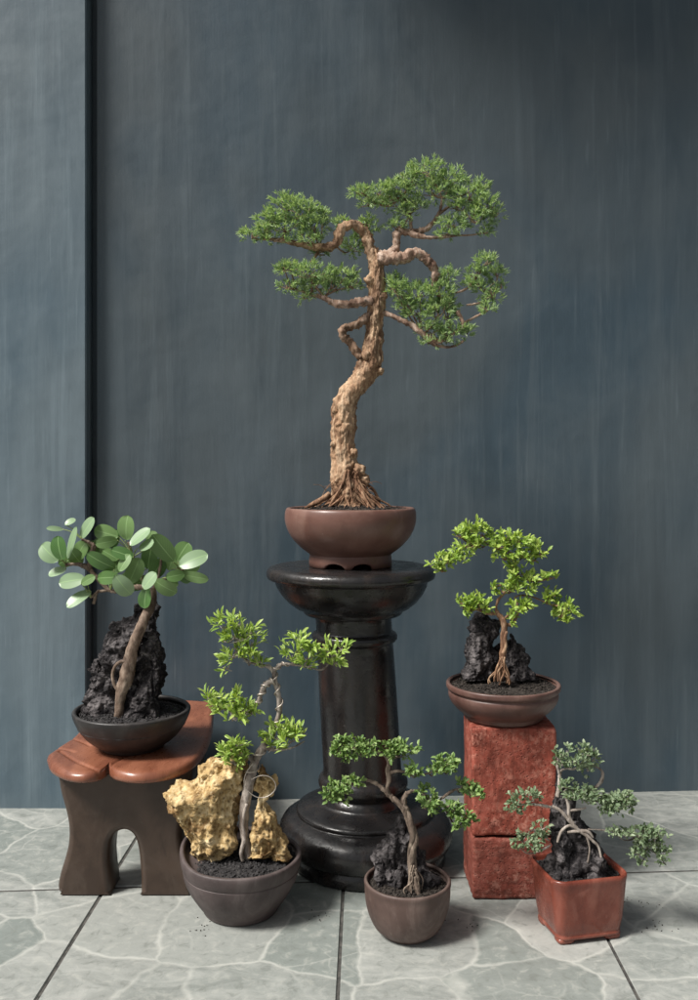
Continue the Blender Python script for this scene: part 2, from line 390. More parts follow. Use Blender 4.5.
def rock(parent, Y, polys, m, zoom, depth=0.6, amp=0.006, pit=0.004, pfreq=70, seed=0, name='rock', res=(96, 84), maxd=0.05, knob=.005, kf=48, crease=.004):
    """polys: list of (outline in zoomed pixels, y offset); solid craggy stone with that outline and a real depth"""
    bm = bmesh.new(); x0, y0, k = zoom
    for poly, dy in polys:
        pts = [P(x0+a*k, y0+b*k, Y+dy) for a, b in poly]
        zs = [p.z for p in pts]; z0, z1 = min(zs), max(zs); nz = res[1]
        rings = []
        for i in range(nz+1):
            t = i/nz; z = z0+(z1-z0)*(0.002+0.996*t); xs = []
            for a, b in zip(pts, pts[1:]+pts[:1]):
                if (a.z-z)*(b.z-z) < 0: xs.append(a.x+(b.x-a.x)*(z-a.z)/(b.z-a.z))
            if len(xs) < 2: continue
            xl, xr = min(xs), max(xs); rings.append([z, (xl+xr)/2, max((xr-xl)/2, .002)])
        for _ in range(1):
            rings = [[rings[i][0]]+[sum(rings[min(max(i+j, 0), len(rings)-1)][q] for j in (-1, 0, 1))/3 for q in (1, 2)] for i in range(len(rings))]
        vr = []
        for z, cx, hx in rings:
            hy = min(hx*depth*1.15+0.004, maxd); ring = []
            for q in range(res[0]):
                a = 2*math.pi*q/res[0]; ca, sa = math.cos(a), math.sin(a); e = 0.8
                ring.append(bm.verts.new((cx+hx*math.copysign(abs(ca)**e, ca), Y+dy+hy*math.copysign(abs(sa)**e, sa), z)))
            vr.append(ring)
        for A, B in zip(vr, vr[1:]):
            for q in range(res[0]): bm.faces.new((A[q], A[(q+1) % res[0]], B[(q+1) % res[0]], B[q]))
        zt, cxt, _ = rings[-1]; e = bm.verts.new((cxt, Y+dy, zt+0.002))
        for q in range(res[0]): bm.faces.new((vr[-1][q], vr[-1][(q+1) % res[0]], e))
    bm.normal_update(); so_ = Vector((seed*3.7, seed*1.3, seed*2.1))
    mv = []
    for v in bm.verts:
        p = v.co+so_
        dsp = amp*2.4*noise.fractal(p*16, 1.0, 2.0, 2) + amp*1.3*(noise.ridged_multi_fractal(p*38, 0.9, 2.1, 4, 1.0, 2.0)-1.1)*0.6
        dsp += crease*2.2*(abs(noise.fractal(Vector((p.x*34, p.y*34, p.z*13)), .9, 2.1, 3))-.28)
        dsp += knob*(0.42-noise.voronoi(p*kf+Vector((noise.noise(p*60), noise.noise(p*60+Vector((9, 0, 0))), 0))*.5)[0][0])*1.6+knob*.45*(0.42-noise.voronoi(p*kf*2.4)[0][0])-amp*.5
        f1 = noise.voronoi(p*pfreq)[0][0]
        dsp -= pit*max(0, 1-f1*2.6)
        f2 = noise.voronoi(p*pfreq*2.3)[0][0]
        dsp -= pit*0.5*max(0, 1-f2*2.4)
        mv.append((v, v.normal*dsp))
    for v, d in mv: v.co += d
    return obj(name, bm, m, parent)

def leaf_quad(bm, base, d, nrm, L, W, kind=0, fold=0.25):
    """kind 0: narrow folded needle/lance; 1: rounded blade"""
    side = d.cross(nrm)
    if side.length < 1e-5: return
    side.normalize(); n2 = side.cross(d)
    b = bm.verts.new(base); t = bm.verts.new(base+d*L-n2*L*0.08)
    if kind == 0:
        c = base+d*L*0.5
        l = bm.verts.new(c+side*W*0.5+n2*W*fold); r = bm.verts.new(c-side*W*0.5+n2*W*fold)
        bm.faces.new((b, r, t)); bm.faces.new((b, t, l))
    else:
        c1, c2 = base+d*L*0.38, base+d*L*0.74
        l1 = bm.verts.new(c1+side*W*.46+n2*W*fold); r1 = bm.verts.new(c1-side*W*.46+n2*W*fold)
        l2 = bm.verts.new(c2+side*W*.40+n2*W*fold*.8); r2 = bm.verts.new(c2-side*W*.40+n2*W*fold*.8)
        m1 = bm.verts.new(c1); m2 = bm.verts.new(c2)
        bm.faces.new((b, r1, m1)); bm.faces.new((b, m1, l1)); bm.faces.new((m1, r1, r2, m2)); bm.faces.new((l1, m1, m2, l2))
        bm.faces.new((m2, r2, t)); bm.faces.new((m2, t, l2))

def rvec(): 
    while True:
        v = Vector((rng.uniform(-1, 1), rng.uniform(-1, 1), rng.uniform(-1, 1)))
        if 0.05 < v.length < 1: return v.normalized()

def pad(parent, Y, s, blobs, m_leaf, m_twig, zoom, dens, tuft, L, W, kind=0, up=0.5, depth=0.9, tw_from=None, twig_r=0.6, name='foliage_pad', Yoff=-0.010, size_j=0.35, shell=0.45, spread=0.9):
    """leaf tufts filling ellipsoids (zoomed px: x, y, rx, ry); twigs run from tw_from (px) into each"""
    x0, y0, k = zoom; bm = bmesh.new(); bt = bmesh.new()
    for bx, by, rx, ry in blobs:
        dy = Yoff+rng.uniform(-0.3, 0.3)*rx*k*s
        c = P(x0+bx*k, y0+by*k, Y+dy); ax, az = rx*k*s, ry*k*s; ay = min(ax, max(az, ax*0.75))*depth
        n = max(4, int(dens*rx*ry*k*k))
        if tw_from:
            fx, fy = min(tw_from, key=lambda q: (q[0]-bx)**2+(q[1]-by)**2)
            a = P(x0+fx*k, y0+fy*k, Y); mid = (a+c)/2+Vector((0, 0, rng.uniform(-.25, .1)*(a-c).length))
            tube(bt, [(*a, twig_r*s*1.25), (*mid, twig_r*s), (*c, twig_r*s*.7)], seg=6, step=5)
        else: a = c-Vector((0, 0, az))
        for q in range(5):
            e = c+Vector((rng.uniform(-.8, .8)*ax, rng.uniform(-.8, .8)*ay, rng.uniform(-.5, .7)*az))
            m_ = (c+e)/2+rvec()*0.1*ax-Vector((0, 0, .15*az))
            tube(bt, [(*(c-Vector((0, 0, az*.3))), twig_r*s*.7), (*m_, twig_r*s*.55), (*e, twig_r*s*.35)], seg=5, step=4)
        for _ in range(n):
            v = rvec()*(shell+(1-shell)*rng.random())**0.6
            if v.z < -0.35 and rng.random() < 0.6: v.z *= -0.5
            jj = 1+0.28*noise.noise(Vector((v.x*2+bx, v.y*2+by, v.z*2)))
            p = c+Vector((v.x*ax, v.y*ay, v.z*az))*jj
            axis = (Vector((v.x, v.y*1.0, v.z*0.7))*0.8+Vector((0, -.1, up))+rvec()*0.55).normalized()
            for q in range(tuft):
                d = (axis+rvec()*spread).normalized()
                nn = (Vector((-.5, -.45, .65))+rvec()*0.6).normalized()
                sz = rng.uniform(1-size_j, 1+size_j)
                leaf_quad(bm, p+axis*L*s*rng.uniform(-.5, .6), d, nn, L*s*sz, W*s*sz, kind)
    o = obj(name, bm, m_leaf, parent, smooth=(kind == 1))
    obj('twig', bt, m_twig, o)
    return o

# ------------------------------------------------------------------ soil and shared materials
SOIL = mat_simple('dark_soil', (0.012, 0.010, 0.009), (0.05, 0.042, 0.036), 160, (0.85, 0.95), 0.3, 300, spec=0.2, speck=(220, 0.66, (0.16, 0.14, 0.12), 0.6))
SOIL_BLACK = mat_simple('volcanic_grit', (0.012, 0.011, 0.012), (0.045, 0.042, 0.042), 160, (0.75, 0.9), 0.3, 300, spec=0.3, speck=(240, 0.66, (0.13, 0.12, 0.12), 0.6))
LAVA = mat_rock('black_lava_stone', (0.006, 0.005, 0.006), (0.022, 0.019, 0.020), (0.15, 0.135, 0.135), 130)
OCHRE = mat_rock('ochre_limestone', (0.17, 0.095, 0.035), (0.46, 0.32, 0.145), (0.72, 0.585, 0.36), 105)

# ============================================================ A. juniper on the pedestal
ZT = 0.6016; BX = (350.5-CX)*ps
juniper = thing('bonsai_tree', 'tallest bonsai, a needle-leaved tree with thick twisted tan trunk on the black pedestal', 'bonsai', (BX, PY, ZT), 'potted bonsai trees')
POT_BROWN = mat_simple('brown_stoneware', (0.115, 0.055, 0.042), (0.165, 0.085, 0.066), 7, (0.30, 0.44), 0.15, 90, 0.001, 0.45, stretch=(1, 1, 2.2), speck=(130, 0.75, (0.3, 0.24, 0.2), 0.5), dust=((0.22, 0.15, 0.12), 0.35), wear=((.24, .15, .12), .4))
prof = crom([(0, ZT+.022), (.076, ZT+.022), (.083, ZT+.0245), (.090, ZT+.030), (.1005, ZT+.0375), (.1130, ZT+.0495), (.1230, ZT+.062), (.1300, ZT+.0755), (.1343, ZT+.089), (.1357, ZT+.100), (.1352, ZT+.110), (.1332, ZT+.1175), (.1302, ZT+.1206), (.1268, ZT+.1206), (.1245, ZT+.118), (.123, ZT+.112), (.121, ZT+.095), (0, ZT+.095)], 3)
bm = bmesh.new(); lathe(bm, prof, BX, PY, 128, wob=0.004, seed=3); pot = obj('pot', bm, POT_BROWN, juniper)
# foot ring with three arched cut-outs
bm = bmesh.new(); seg = 144; rings = []
def arch(a):
    for c in (R(247), R(287), R(22), R(142)):
        dd = abs((a-c+math.pi) % (2*math.pi)-math.pi)/R(15)
        if dd < 1: return 0.011*math.sqrt(1-dd*dd)
    return 0.0
for r, z, lowq in ((.076, ZT+.024, 0), (.076, ZT+.0003, 1), (.0805, ZT+.0003, 1), (.0855, ZT+.001, 1), (.0855, ZT+.012, 2), (.084, ZT+.0265, 0)):
    ring = []
    for k in range(seg):
        a = 2*math.pi*k/seg; zz = z
        if lowq == 1: zz = z+arch(a)
        if lowq == 2: zz = max(z, ZT+0.001+arch(a)+0.002)
        ring.append(bm.verts.new((BX+r*math.cos(a), PY+r*math.sin(a), zz)))
    rings.append(ring)
for A, B in zip(rings, rings[1:]):
    for k in range(seg): bm.faces.new((A[k], A[(k+1) % seg], B[(k+1) % seg], B[k]))
obj('pot_foot', bm, POT_BROWN, pot)
soil(juniper, BX, PY, ZT+.114, .1225, .012, 700, .0028, SOIL)
BARK = mat_bark('flaky_tan_bark', (0.13, 0.066, 0.038), (0.38, 0.235, 0.140), (0.60, 0.445, 0.30), (85, 85, 16), 0.9)
DRYWOOD = mat_bark('bare_twig_wood', (0.13, 0.075, 0.045), (0.29, 0.185, 0.125), (0.45, 0.34, 0.26), (80, 80, 30), 0.6)
Z1 = (220, 140, 0.444)
bm = bmesh.new()
tr = [(351, 512, 24), (350, 501, 20), (348, 488, 16.5), (345, 472, 13.2), (344, 455, 12.0), (343, 440, 11.6), (344, 424, 12.2), (344.5, 408, 12), (350, 394, 11), (361, 380, 11.2), (369, 366, 11.6), (372, 352, 10.4),
      (374, 338, 8.6), (375, 324, 8.2), (375.5, 310, 8.4), (377, 296, 8.5), (377, 282, 8.2), (377, 270, 7.8), (375, 259, 7.4), (372, 250, 5.5)]
ptube(bm, PY, ps*.95, tr, seg=80, step=16, rough=0.24, freq=40, seed=1, ridge=4, ridge_amp=0.06, flake=.8)
# knots and scars
for kx, ky, kr, kd in ((354, 452, 4, -.020), (333, 444, 3, -.012), (334.5, 410, 3.5, -.01), (380, 371, 4, -.008), (366, 356, 5.5, -.015), (338, 425, 3, -.018), (359, 470, 6, -.014), (364, 480, 6, -.010), (382, 296, 4.5, -.008), (369, 280, 4.5, -.012)):
    c = P(kx, ky, PY+kd); mm = bmesh.ops.create_icosphere(bm, subdivisions=3, radius=kr*ps)
    for v in mm['verts']: v.co = c+v.co*(1+0.45*noise.fractal(v.co*140+c*50, 1, 2, 3))
trunk = obj('trunk', bm, BARK, juniper)
# surface roots: flare and hairy bundle
bm = bmesh.new()
for q in range(90):
    a = rng.uniform(math.pi*.95, math.pi*2.05) if q < 72 else rng.uniform(0, 6.28)
    zt = rng.uniform(468, 497); xr = rng.uniform(-11, 14)
    rr = rng.uniform(17, 33)*(1.1 if math.cos(a) > 0 else 1.0); rad = rng.uniform(0.45, 1.7) if q < 60 else rng.uniform(.3, .6)
    p0 = P(348+xr*.85, zt, PY-0.016-.014*rng.random()); p1 = Vector((BX+math.cos(a)*rr*.5*ps+rng.uniform(-.012, .012), PY+math.sin(a)*rr*.5*ps-.008, p0.z*.5+(ZT+.128)*.5+rng.uniform(-.008, .008)))
    p2 = Vector((BX+math.cos(a)*rr*ps+rng.uniform(-.006, .006), PY+math.sin(a)*rr*.8*ps, ZT+.125+rng.uniform(-.002, .004)))
    p3 = p2+Vector((math.cos(a)*.010+rng.uniform(-.01, .01), math.sin(a)*.012, -.008))
    tube(bm, [(*p0, rad*ps), (*p1, rad*ps), (*p2, rad*ps*.8), (*p3, rad*ps*.5)], seg=7, step=6, rough=.4, freq=120, seed=q)
for q in range(22):   # loose hair roots sticking out
    a = rng.choice((-1, 1))*rng.uniform(.3, 1.0); x = 350+a*rng.uniform(18, 30)
    p0 = P(x*0.75+350*.25, rng.uniform(478, 500), PY-.02); p2 = P(x+a*rng.uniform(4, 18), rng.uniform(483, 502), PY-.03+rng.uniform(-.02, .02))
    p1 = (p0+p2)/2+Vector((0, 0, rng.uniform(.0, .012)))
    tube(bm, [(*p0, .0007), (*p1, .0006), (*p2, .0004)], seg=5, step=6)
tube(bm, [(*P(330, 494, PY-.03), .006), (*P(319, 501, PY-.035), .006), (*P(311, 505, PY-.03), .005), (*P(305, 508, PY-.03), .003)], seg=10, step=6, rough=.3, freq=90)
ROOTBARK = mat_bark('red_brown_root_bark', (0.07, 0.032, 0.018), (0.22, 0.115, 0.065), (0.42, 0.27, 0.17), (85, 85, 25), 0.8)
obj('root', bm, ROOTBARK, trunk)
BARK_RED2 = mat_bark('pinkish_branch_bark', (0.12, 0.065, 0.045), (0.33, 0.215, 0.155), (0.55, 0.43, 0.35), (85, 85, 30), 0.7)
def branch(parent, Y, s, pts, m, zoom, name='branch', **kw):
    kw.setdefault('seg', 18); kw.setdefault('rough', .46); kw.setdefault('flake', .8); kw.setdefault('freq', 80); kw.setdefault('step', 9)
    for pp in (pts if isinstance(pts[0], list) else [pts]):
        bm = bmesh.new(); ptube(bm, Y, s, pp, zoom, **kw); obj(name, bm, m, parent)
branch(trunk, PY, ps*.72, [(352, 285, 17), (338, 245, 16), (325, 210, 15), (298, 190, 14, -.01), (270, 205, 13, -.015), (258, 235, 13, -.015), (225, 242, 11, -.01), (185, 236, 8), (140, 226, 6), (95, 222, 4)], BARK, Z1, seed=3)
branch(trunk, PY, ps*.72, [(225, 242, 6), (215, 262, 4), (205, 275, 3)], BARK, Z1, seed=4)
branch(trunk, PY, ps*.72, [(355, 270, 18, -.01), (385, 266, 18, -.015), (410, 268, 17, -.02), (440, 254, 16, -.02), (468, 270, 14, -.02), (483, 292, 12, -.02), (484, 318, 9, -.015), (475, 345, 6)], BARK_RED2, Z1, seed=5)
branch(trunk, PY, ps*.72, [[(358, 260, 13), (392, 250, 12), (398, 225, 11), (402, 205, 11), (425, 208, 10), (455, 205, 9), (478, 188, 7), (495, 160, 5), (500, 130, 3)], [(420, 206, 8), (440, 214, 9, -.01), (480, 220, 4, -.01), (540, 215, 2.5)], [(430, 205, 5), (428, 165, 4), (415, 130, 3)], [(490, 170, 4), (525, 145, 3.5), (570, 140, 2.5)]], BARK_RED2, Z1, seed=6)
branch(trunk, PY, ps*.72, [[(342, 362, 14, -.01), (310, 366, 13, -.02), (278, 371, 12, -.02), (255, 366, 9, -.02), (232, 354, 7, -.015), (205, 348, 4), (170, 335, 3)], [(240, 358, 5, -.015), (215, 330, 3.5), (205, 310, 3)]], BARK_RED2, Z1, seed=7)
branch(trunk, PY, ps*.72, [(345, 388, 12), (325, 405, 13, -.01), (300, 418, 12, -.015), (280, 424, 12, -.015), (278, 438, 12, -.015), (295, 460, 12, -.012), (318, 488, 13, -.01)], DRYWOOD, Z1, seed=8)
branch(trunk, PY, ps*.72, [[(368, 388, 9), (400, 402, 7, -.01), (432, 418, 8, -.015), (455, 436, 8, -.015), (490, 452, 7, -.01), (520, 440, 5, -.005), (555, 410, 4), (600, 386, 3)], [(455, 436, 5, -.015), (480, 460, 5, -.015), (520, 466, 4), (550, 452, 3)], [(530, 345, 3), (555, 335, 3), (575, 315, 2.5)], [(535, 385, 6, -.02), (548, 415, 5, -.02), (545, 425, 3, -.02)], [(555, 372, 3), (590, 365, 3), (620, 340, 2)]], BARK_RED2, Z1, seed=9)
JUN = mat_leaf('needle_foliage', (0.17, 0.285, 0.125), (0.37, 0.52, 0.265), (0.62, 0.73, 0.46), 0.45, 0.40)
jk = dict(dens=0.38, tuft=11, L=4.7, W=0.9, kind=0, up=0.45, twig_r=0.75, spread=.62)
pad(juniper, PY, ps, [(150, 152, 42, 32), (110, 180, 32, 24), (185, 165, 42, 34), (72, 216, 25, 18), (212, 195, 34, 30), (232, 168, 18, 18), (150, 200, 60, 26), (120, 225, 40, 12), (205, 225, 25, 18), (100, 205, 25, 16)], JUN, DRYWOOD, Z1, tw_from=[(225, 242), (185, 236), (140, 226), (95, 222)], **jk)
pad(juniper, PY, ps, [(335, 192, 26, 22), (300, 245, 26, 26), (320, 215, 15, 20), (222, 255, 20, 14), (275, 190, 22, 16)], JUN, DRYWOOD, Z1, Yoff=.03, tw_from=[(298, 195), (262, 240)], **jk)
pad(juniper, PY, ps, [(158, 290, 32, 16), (208, 300, 50, 26), (152, 332, 26, 16), (215, 328, 40, 22), (280, 312, 36, 26), (188, 352, 24, 16), (252, 328, 34, 22), (145, 292, 20, 12), (300, 330, 18, 18)], JUN, DRYWOOD, Z1, tw_from=[(232, 354), (205, 348), (170, 335)], **jk)
pad(juniper, PY, ps, [(465, 72, 40, 28), (425, 95, 32, 32), (355, 122, 42, 24), (318, 118, 24, 18), (385, 142, 40, 24), (335, 145, 24, 12), (520, 92, 40, 30), (585, 105, 24, 16), (478, 118, 50, 30), (400, 110, 30, 25), (440, 150, 26, 20), (398, 195, 20, 18), (420, 165, 22, 20)], JUN, DRYWOOD, Z1, tw_from=[(430, 165), (415, 130), (500, 130), (495, 160)], **jk)
pad(juniper, PY, ps, [(560, 128, 40, 26), (600, 150, 34, 28), (575, 180, 38, 24), (525, 190, 34, 20), (598, 208, 14, 14), (510, 212, 28, 12), (622, 168, 16, 18), (545, 155, 36, 18)], JUN, DRYWOOD, Z1, tw_from=[(570, 140), (540, 215), (525, 145)], **jk)
pad(juniper, PY, ps, [(400, 340, 22, 34), (450, 348, 38, 30), (515, 312, 26, 24), (495, 345, 36, 30), (445, 385, 38, 28), (490, 395, 38, 32), (480, 432, 36, 20), (525, 435, 34, 20), (557, 430, 12, 20), (415, 375, 22, 22), (388, 330, 14, 26), (510, 375, 26, 24), (490, 455, 40, 9)], JUN, DRYWOOD, Z1, tw_from=[(455, 436), (490, 452), (520, 440), (480, 460)], **jk)
pad(juniper, PY, ps, [(600, 275, 26, 20), (575, 302, 26, 22), (625, 305, 18, 26), (590, 335, 32, 18), (615, 350, 22, 20), (602, 380, 18, 20), (565, 325, 14, 14), (635, 330, 8, 14)], JUN, DRYWOOD, Z1, tw_from=[(575, 315), (620, 340), (600, 386)], **jk)

# ============================================================ B. stool
SZ = 0.245
stool = thing('stool', 'small dark stool with arched legs and reddish brown lobed seat beside the pillar', 'stool', (-0.44, 1.86, 0))
GS = .0024
out_px = [(47, 762), (50, 770), (58, 776), (70, 780), (85, 781), (97, 779), (104, 775.5), (107.5, 772), (111, 775.5), (118, 779), (135, 781.5), (158, 780), (178, 775), (195, 766), (206, 752), (212, 735), (213.5, 718), (213, 706)]
op = [G(a, b, .24) for a, b in out_px]
op += [Vector((-.335, 2.135, .24)), Vector((-.40, 2.14, .24)), Vector((-.50, 2.125, .24)), Vector((-.565, 2.09, .24)), Vector((-.585, 2.03, .24)), Vector((-.578, 1.95, .24)), Vector((-.566, 1.88, .24)), Vector((-.567, 1.82, .24)), Vector((-.575, 1.765, .24))]
op = [(p.x, p.y) for p in op]; op = crom(op+[op[0]], 18)[:-1]
cen = (-.435, 1.87)
veins = [[(107.5, 773), (90, 767), (74, 760), (60, 751)], [(74, 752), (66, 749.5), (57, 748)], [(90, 746), (80, 741), (72, 738)], [(107.5, 774), (112, 764), (128, 755), (150, 746), (170, 735)]]
vw = [[G(a, b, .255) for a, b in crom(v, 14)] for v in veins]
def groove(x, y):
    d = 1e9
    for v in vw:
        for p in v: d = min(d, (p.x-x)**2+(p.y-y)**2)
    return math.exp(-d/(2*GS**2))
bm = bmesh.new(); layers = []
tprof = [(0.0, .255)]+[(t/90, .255) for t in range(1, 85)]
tprof = [(t, z) for t, z in tprof]+[(.945, .2548), (.965, .2540), (.982, .2520), (.993, .2485), (1.0, .2445), (1.0, .2405), (.994, .2370), (.980, .2348), (.955, .2340), (0.5, .2340), (0, .2340)]
for t, z in tprof:
    if t == 0: layers.append([bm.verts.new((*cen, z))]); continue
    ring = []
    for x, y in op:
        qx, qy = cen[0]+(x-cen[0])*t, cen[1]+(y-cen[1])*t; zz = z
        if z > .24: zz -= .0032*groove(qx, qy)
        if z > .25: zz += .002*noise.noise(Vector((qx*12, qy*12, 0)))
        ring.append(bm.verts.new((qx, qy, zz)))
    layers.append(ring)
N = len(op)
for A, B in zip(layers, layers[1:]):
    for k in range(N):
        k2 = (k+1) % N
        if len(A) == 1: bm.faces.new((A[0], B[k], B[k2]))
        elif len(B) == 1: bm.faces.new((A[k], B[0], A[k2]))
        else: bm.faces.new((A[k], B[k], B[k2], A[k2]))
bmesh.ops.recalc_face_normals(bm, faces=bm.faces)
SEAT = mat_simple('red_brown_varnish', (0.17, 0.060, 0.034), (0.27, 0.105, 0.060), 10, (0.24, 0.36), 0.15, 60, 0.001, 0.5, stretch=(2.5, 1, 1), streak=((60, 5, 5), (0.13, 0.044, 0.022), 0.5))
obj('seat', bm, SEAT, stool)
Yb0, Yb1 = 1.690, 2.06
side_l = [(57, 783), (59, 795), (62.5, 808), (66, 822), (67.5, 836), (66.5, 850), (63, 864), (59, 877), (56.8, 887), (56.6, 892), (57.6, 895.5), (60, 897)]
archp = [(110.5, 897), (110.5, 888), (108.5, 872), (108, 858), (109.5, 846), (113, 838.5), (118, 835), (124, 834), (130, 836.5), (134.5, 843), (137.5, 854), (139, 868), (140, 882), (140, 897)]
side_r = [(249-a, b) for a, b in side_l[::-1]]
sil = crom(side_l, 4)+crom(archp, 4)+crom(side_r, 4)
pts = [P(a, b, Yb0) for a, b in sil]; zfix = pts[len(crom(side_l, 4))-1].z
STOOLBODY = mat_simple('dark_brown_stool_paint', (0.036, 0.022, 0.015), (0.064, 0.041, 0.029), 8, (0.34, 0.48), 0.25, 60, 0.002, 0.45, wear=((.075, .055, .043), .5), speck=(70, 0.72, (0.12, 0.10, 0.09), 0.4))
RUBBER = mat_simple('pale_foot_pad', (0.35, 0.34, 0.32), (0.5, 0.48, 0.45), 40, (0.5, 0.6))
from mathutils.geometry import tessellate_polygon
def slab(y0, y1, ksc):
    bm = bmesh.new(); lay = []; n = len(pts); mx_ = -.4245
    def inset_ring(y, d):
        ring = []
        for i, p in enumerate(pts):
            a, b = pts[(i-1) % n], pts[(i+1) % n]; t = Vector((b.x-a.x, 0, b.z-a.z))
            t = t.normalized() if t.length > 0 else Vector((0, 0, 1))
            q = p+Vector((-t.z, 0, t.x))*d; z = max(0.0, q.z-zfix)+.0025
            if sil[i][1] < 784: z = .2345
            elif sil[i][1] > 896.9: z = .0025
            ring.append(bm.verts.new((mx_+(q.x-mx_)*ksc, y, z)))
        return ring
    for y, d in ((y0, .012), (y0+.0015, .007), (y0+.005, .003), (y0+.012, 0), ((y0+y1)/2, 0), (y1-.012, 0), (y1-.005, .003), (y1-.0015, .007), (y1, .012)): lay.append(inset_ring(y, d))
    for A, B in zip(lay, lay[1:]):
        for k in range(n): bm.faces.new((A[k], A[(k+1) % n], B[(k+1) % n], B[k]))
    for ring in (lay[0], lay[-1]):
        for t3 in tessellate_polygon([[Vector((v.co.x, v.co.z, 0)) for v in ring]]): bm.faces.new([ring[q] for q in t3])
    bmesh.ops.recalc_face_normals(bm, faces=bm.faces)
    o = obj('leg_slab', bm, STOOLBODY, stool)
    for p in o.data.polygons: p.use_smooth = abs(p.normal.y) < 0.97
    for fx in (83, 165):
        bm = bmesh.new(); x = mx_+(P(fx, 897, Yb0).x-mx_)*ksc
        lathe(bm, [(0, 0.0002), (.010, .0002), (.012, .001), (.012, .004), (0, .004)], x, (y0+y1)/2-.012, 24); obj('foot_pad', bm, RUBBER, o)
slab(Yb0, Yb0+.075, 1.0); slab(2.035, 2.10, .80)

# ============================================================ generic bowls
def bowl(parent, cx, cy, prof, m, n=3, **kw):
    bm = bmesh.new(); lathe(bm, crom(prof, n), cx, cy, 112, **kw); return obj('pot', bm, m, parent)

bm = bmesh.new()   # a few grains of spilled soil on the tiles
def crumb():
    q = rng.choice((G(655, 926), G(655, 926), G(645, 905), G(470, 925), G(318, 918), G(205, 928))); return Vector((q.x+rng.gauss(0, .014), q.y+rng.gauss(0, .014), .0006))
granules(bm, 60, crumb, .0013)
cr = obj('soil_crumbs', bm, SOIL, None, smooth=False); cr['kind'] = 'stuff'; cr['label'] = 'dark grains of spilled soil scattered on the tiles'; cr['category'] = 'soil'

# ---- C. ficus on the stool
FY = 1.770; fs = FY/F; FX = (132-CX)*fs; FZ = .2556
ficus = thing('bonsai_tree', 'bonsai with large round glossy leaves and black rock in a black bowl on the stool', 'bonsai', (FX, FY, FZ), 'potted bonsai trees')
BLACKPOT = mat_simple('black_stoneware', (0.013, 0.012, 0.012), (0.028, 0.024, 0.023), 9, (0.34, 0.52), 0.2, 90, 0.001, 0.4, dust=((0.10, 0.10, 0.10), 0.35), speck=(90, 0.74, (0.14, 0.12, 0.1), 0.5), wear=((.07, .06, .055), .5))
b = FZ
bowl(ficus, FX, FY, [(0, b), (.050, b), (.058, b+.0005), (.063, b+.004), (.066, b+.008), (.078, b+.016), (.092, b+.029), (.104, b+.046), (.1115, b+.063), (.1135, b+.070), (.1135, b+.074), (.1115, b+.0762), (.108, b+.0765), (.1055, b+.0745), (.104, b+.070), (.102, b+.060), (0, b+.058)], BLACKPOT, wob=.006, seed=5)
soil(ficus, FX, FY, b+.064, .1035, .010, 900, .0030, SOIL_BLACK)
Z3 = (20, 500, 0.3009)
rock(ficus, FY+.015, [([(235, 730), (225, 690), (232, 640), (222, 590), (215, 555), (238, 525), (262, 505), (272, 470), (284, 430), (305, 398), (335, 382), (352, 372), (358, 345), (380, 334), (405, 340), (440, 340), (474, 358), (476, 430), (474, 500), (487, 560), (483, 610), (470, 660), (480, 690), (470, 735)], 0)], LAVA, Z3, depth=.55, amp=.008, pit=.0055, pfreq=75, seed=2, maxd=.055, res=(160, 160), knob=.008, kf=42, crease=.007)
rock(ficus, FY-.030, [([(345, 735), (350, 690), (370, 640), (385, 560), (400, 480), (425, 430), (455, 470), (470, 560), (470, 650), (455, 735)], 0), ([(240, 740), (225, 680), (240, 650), (225, 600), (240, 560), (262, 530), (275, 590), (268, 650), (300, 690), (310, 740)], .012)], LAVA, Z3, depth=.5, amp=.006, pit=.004, pfreq=85, seed=9, maxd=.022, res=(90, 110))
BARK_GREY = mat_bark('grey_brown_bark', (0.075, 0.048, 0.035), (0.19, 0.135, 0.10), (0.33, 0.26, 0.205), (60, 60, 22), 0.5)
bm = bmesh.new()
ptube(bm, FY-.045, fs, [(328, 725, 15), (330, 690, 15), (335, 650, 16), (345, 615, 21), (356, 580, 23), (362, 545, 21), (370, 505, 19), (384, 465, 17.5), (400, 425, 17), (415, 390, 16.5, .01), (432, 355, 16, .02), (442, 325, 13, .03), (440, 295, 10, .035)], Z3, seg=22, rough=.22, freq=70, seed=11)
ptube(bm, FY-.050, fs*.8, [(358, 535, 8), (335, 538, 7), (316, 552, 6), (307, 580, 6), (312, 612, 6), (325, 632, 7), (345, 650, 7)], Z3, seg=10, rough=.25, freq=90, seed=12)
ftr = obj('trunk', bm, BARK_GREY, ficus)
branch(ftr, FY-.01, fs, [[(442, 330, 10), (425, 300, 9), (390, 290, 8), (340, 300, 7), (300, 300, 6), (265, 270, 6), (230, 230, 7), (200, 215, 7), (150, 215, 4)], [(230, 235, 7), (235, 190, 8), (245, 155, 8), (230, 140, 5), (205, 130, 4)], [(300, 300, 4), (262, 305, 4), (235, 325, 3)], [(440, 310, 8), (455, 280, 7), (500, 255, 6), (530, 235, 4), (560, 225, 3)], [(425, 300, 5), (400, 250, 5), (375, 190, 4), (360, 140, 4)], [(455, 280, 5), (465, 230, 4), (470, 190, 3)], [(245, 345, 4), (250, 320, 5), (262, 300, 4)]], BARK_GREY, Z3, seed=14)
FIC = mat_leaf('waxy_round_leaf', (0.065, 0.150, 0.040), (0.115, 0.215, 0.065), (0.18, 0.29, 0.11), 0.36, 0.18, back=(0.24, 0.35, 0.20), spec=0.45, veins=True)
bm = bmesh.new(); uvl = bm.loops.layers.uv.new('UVMap')
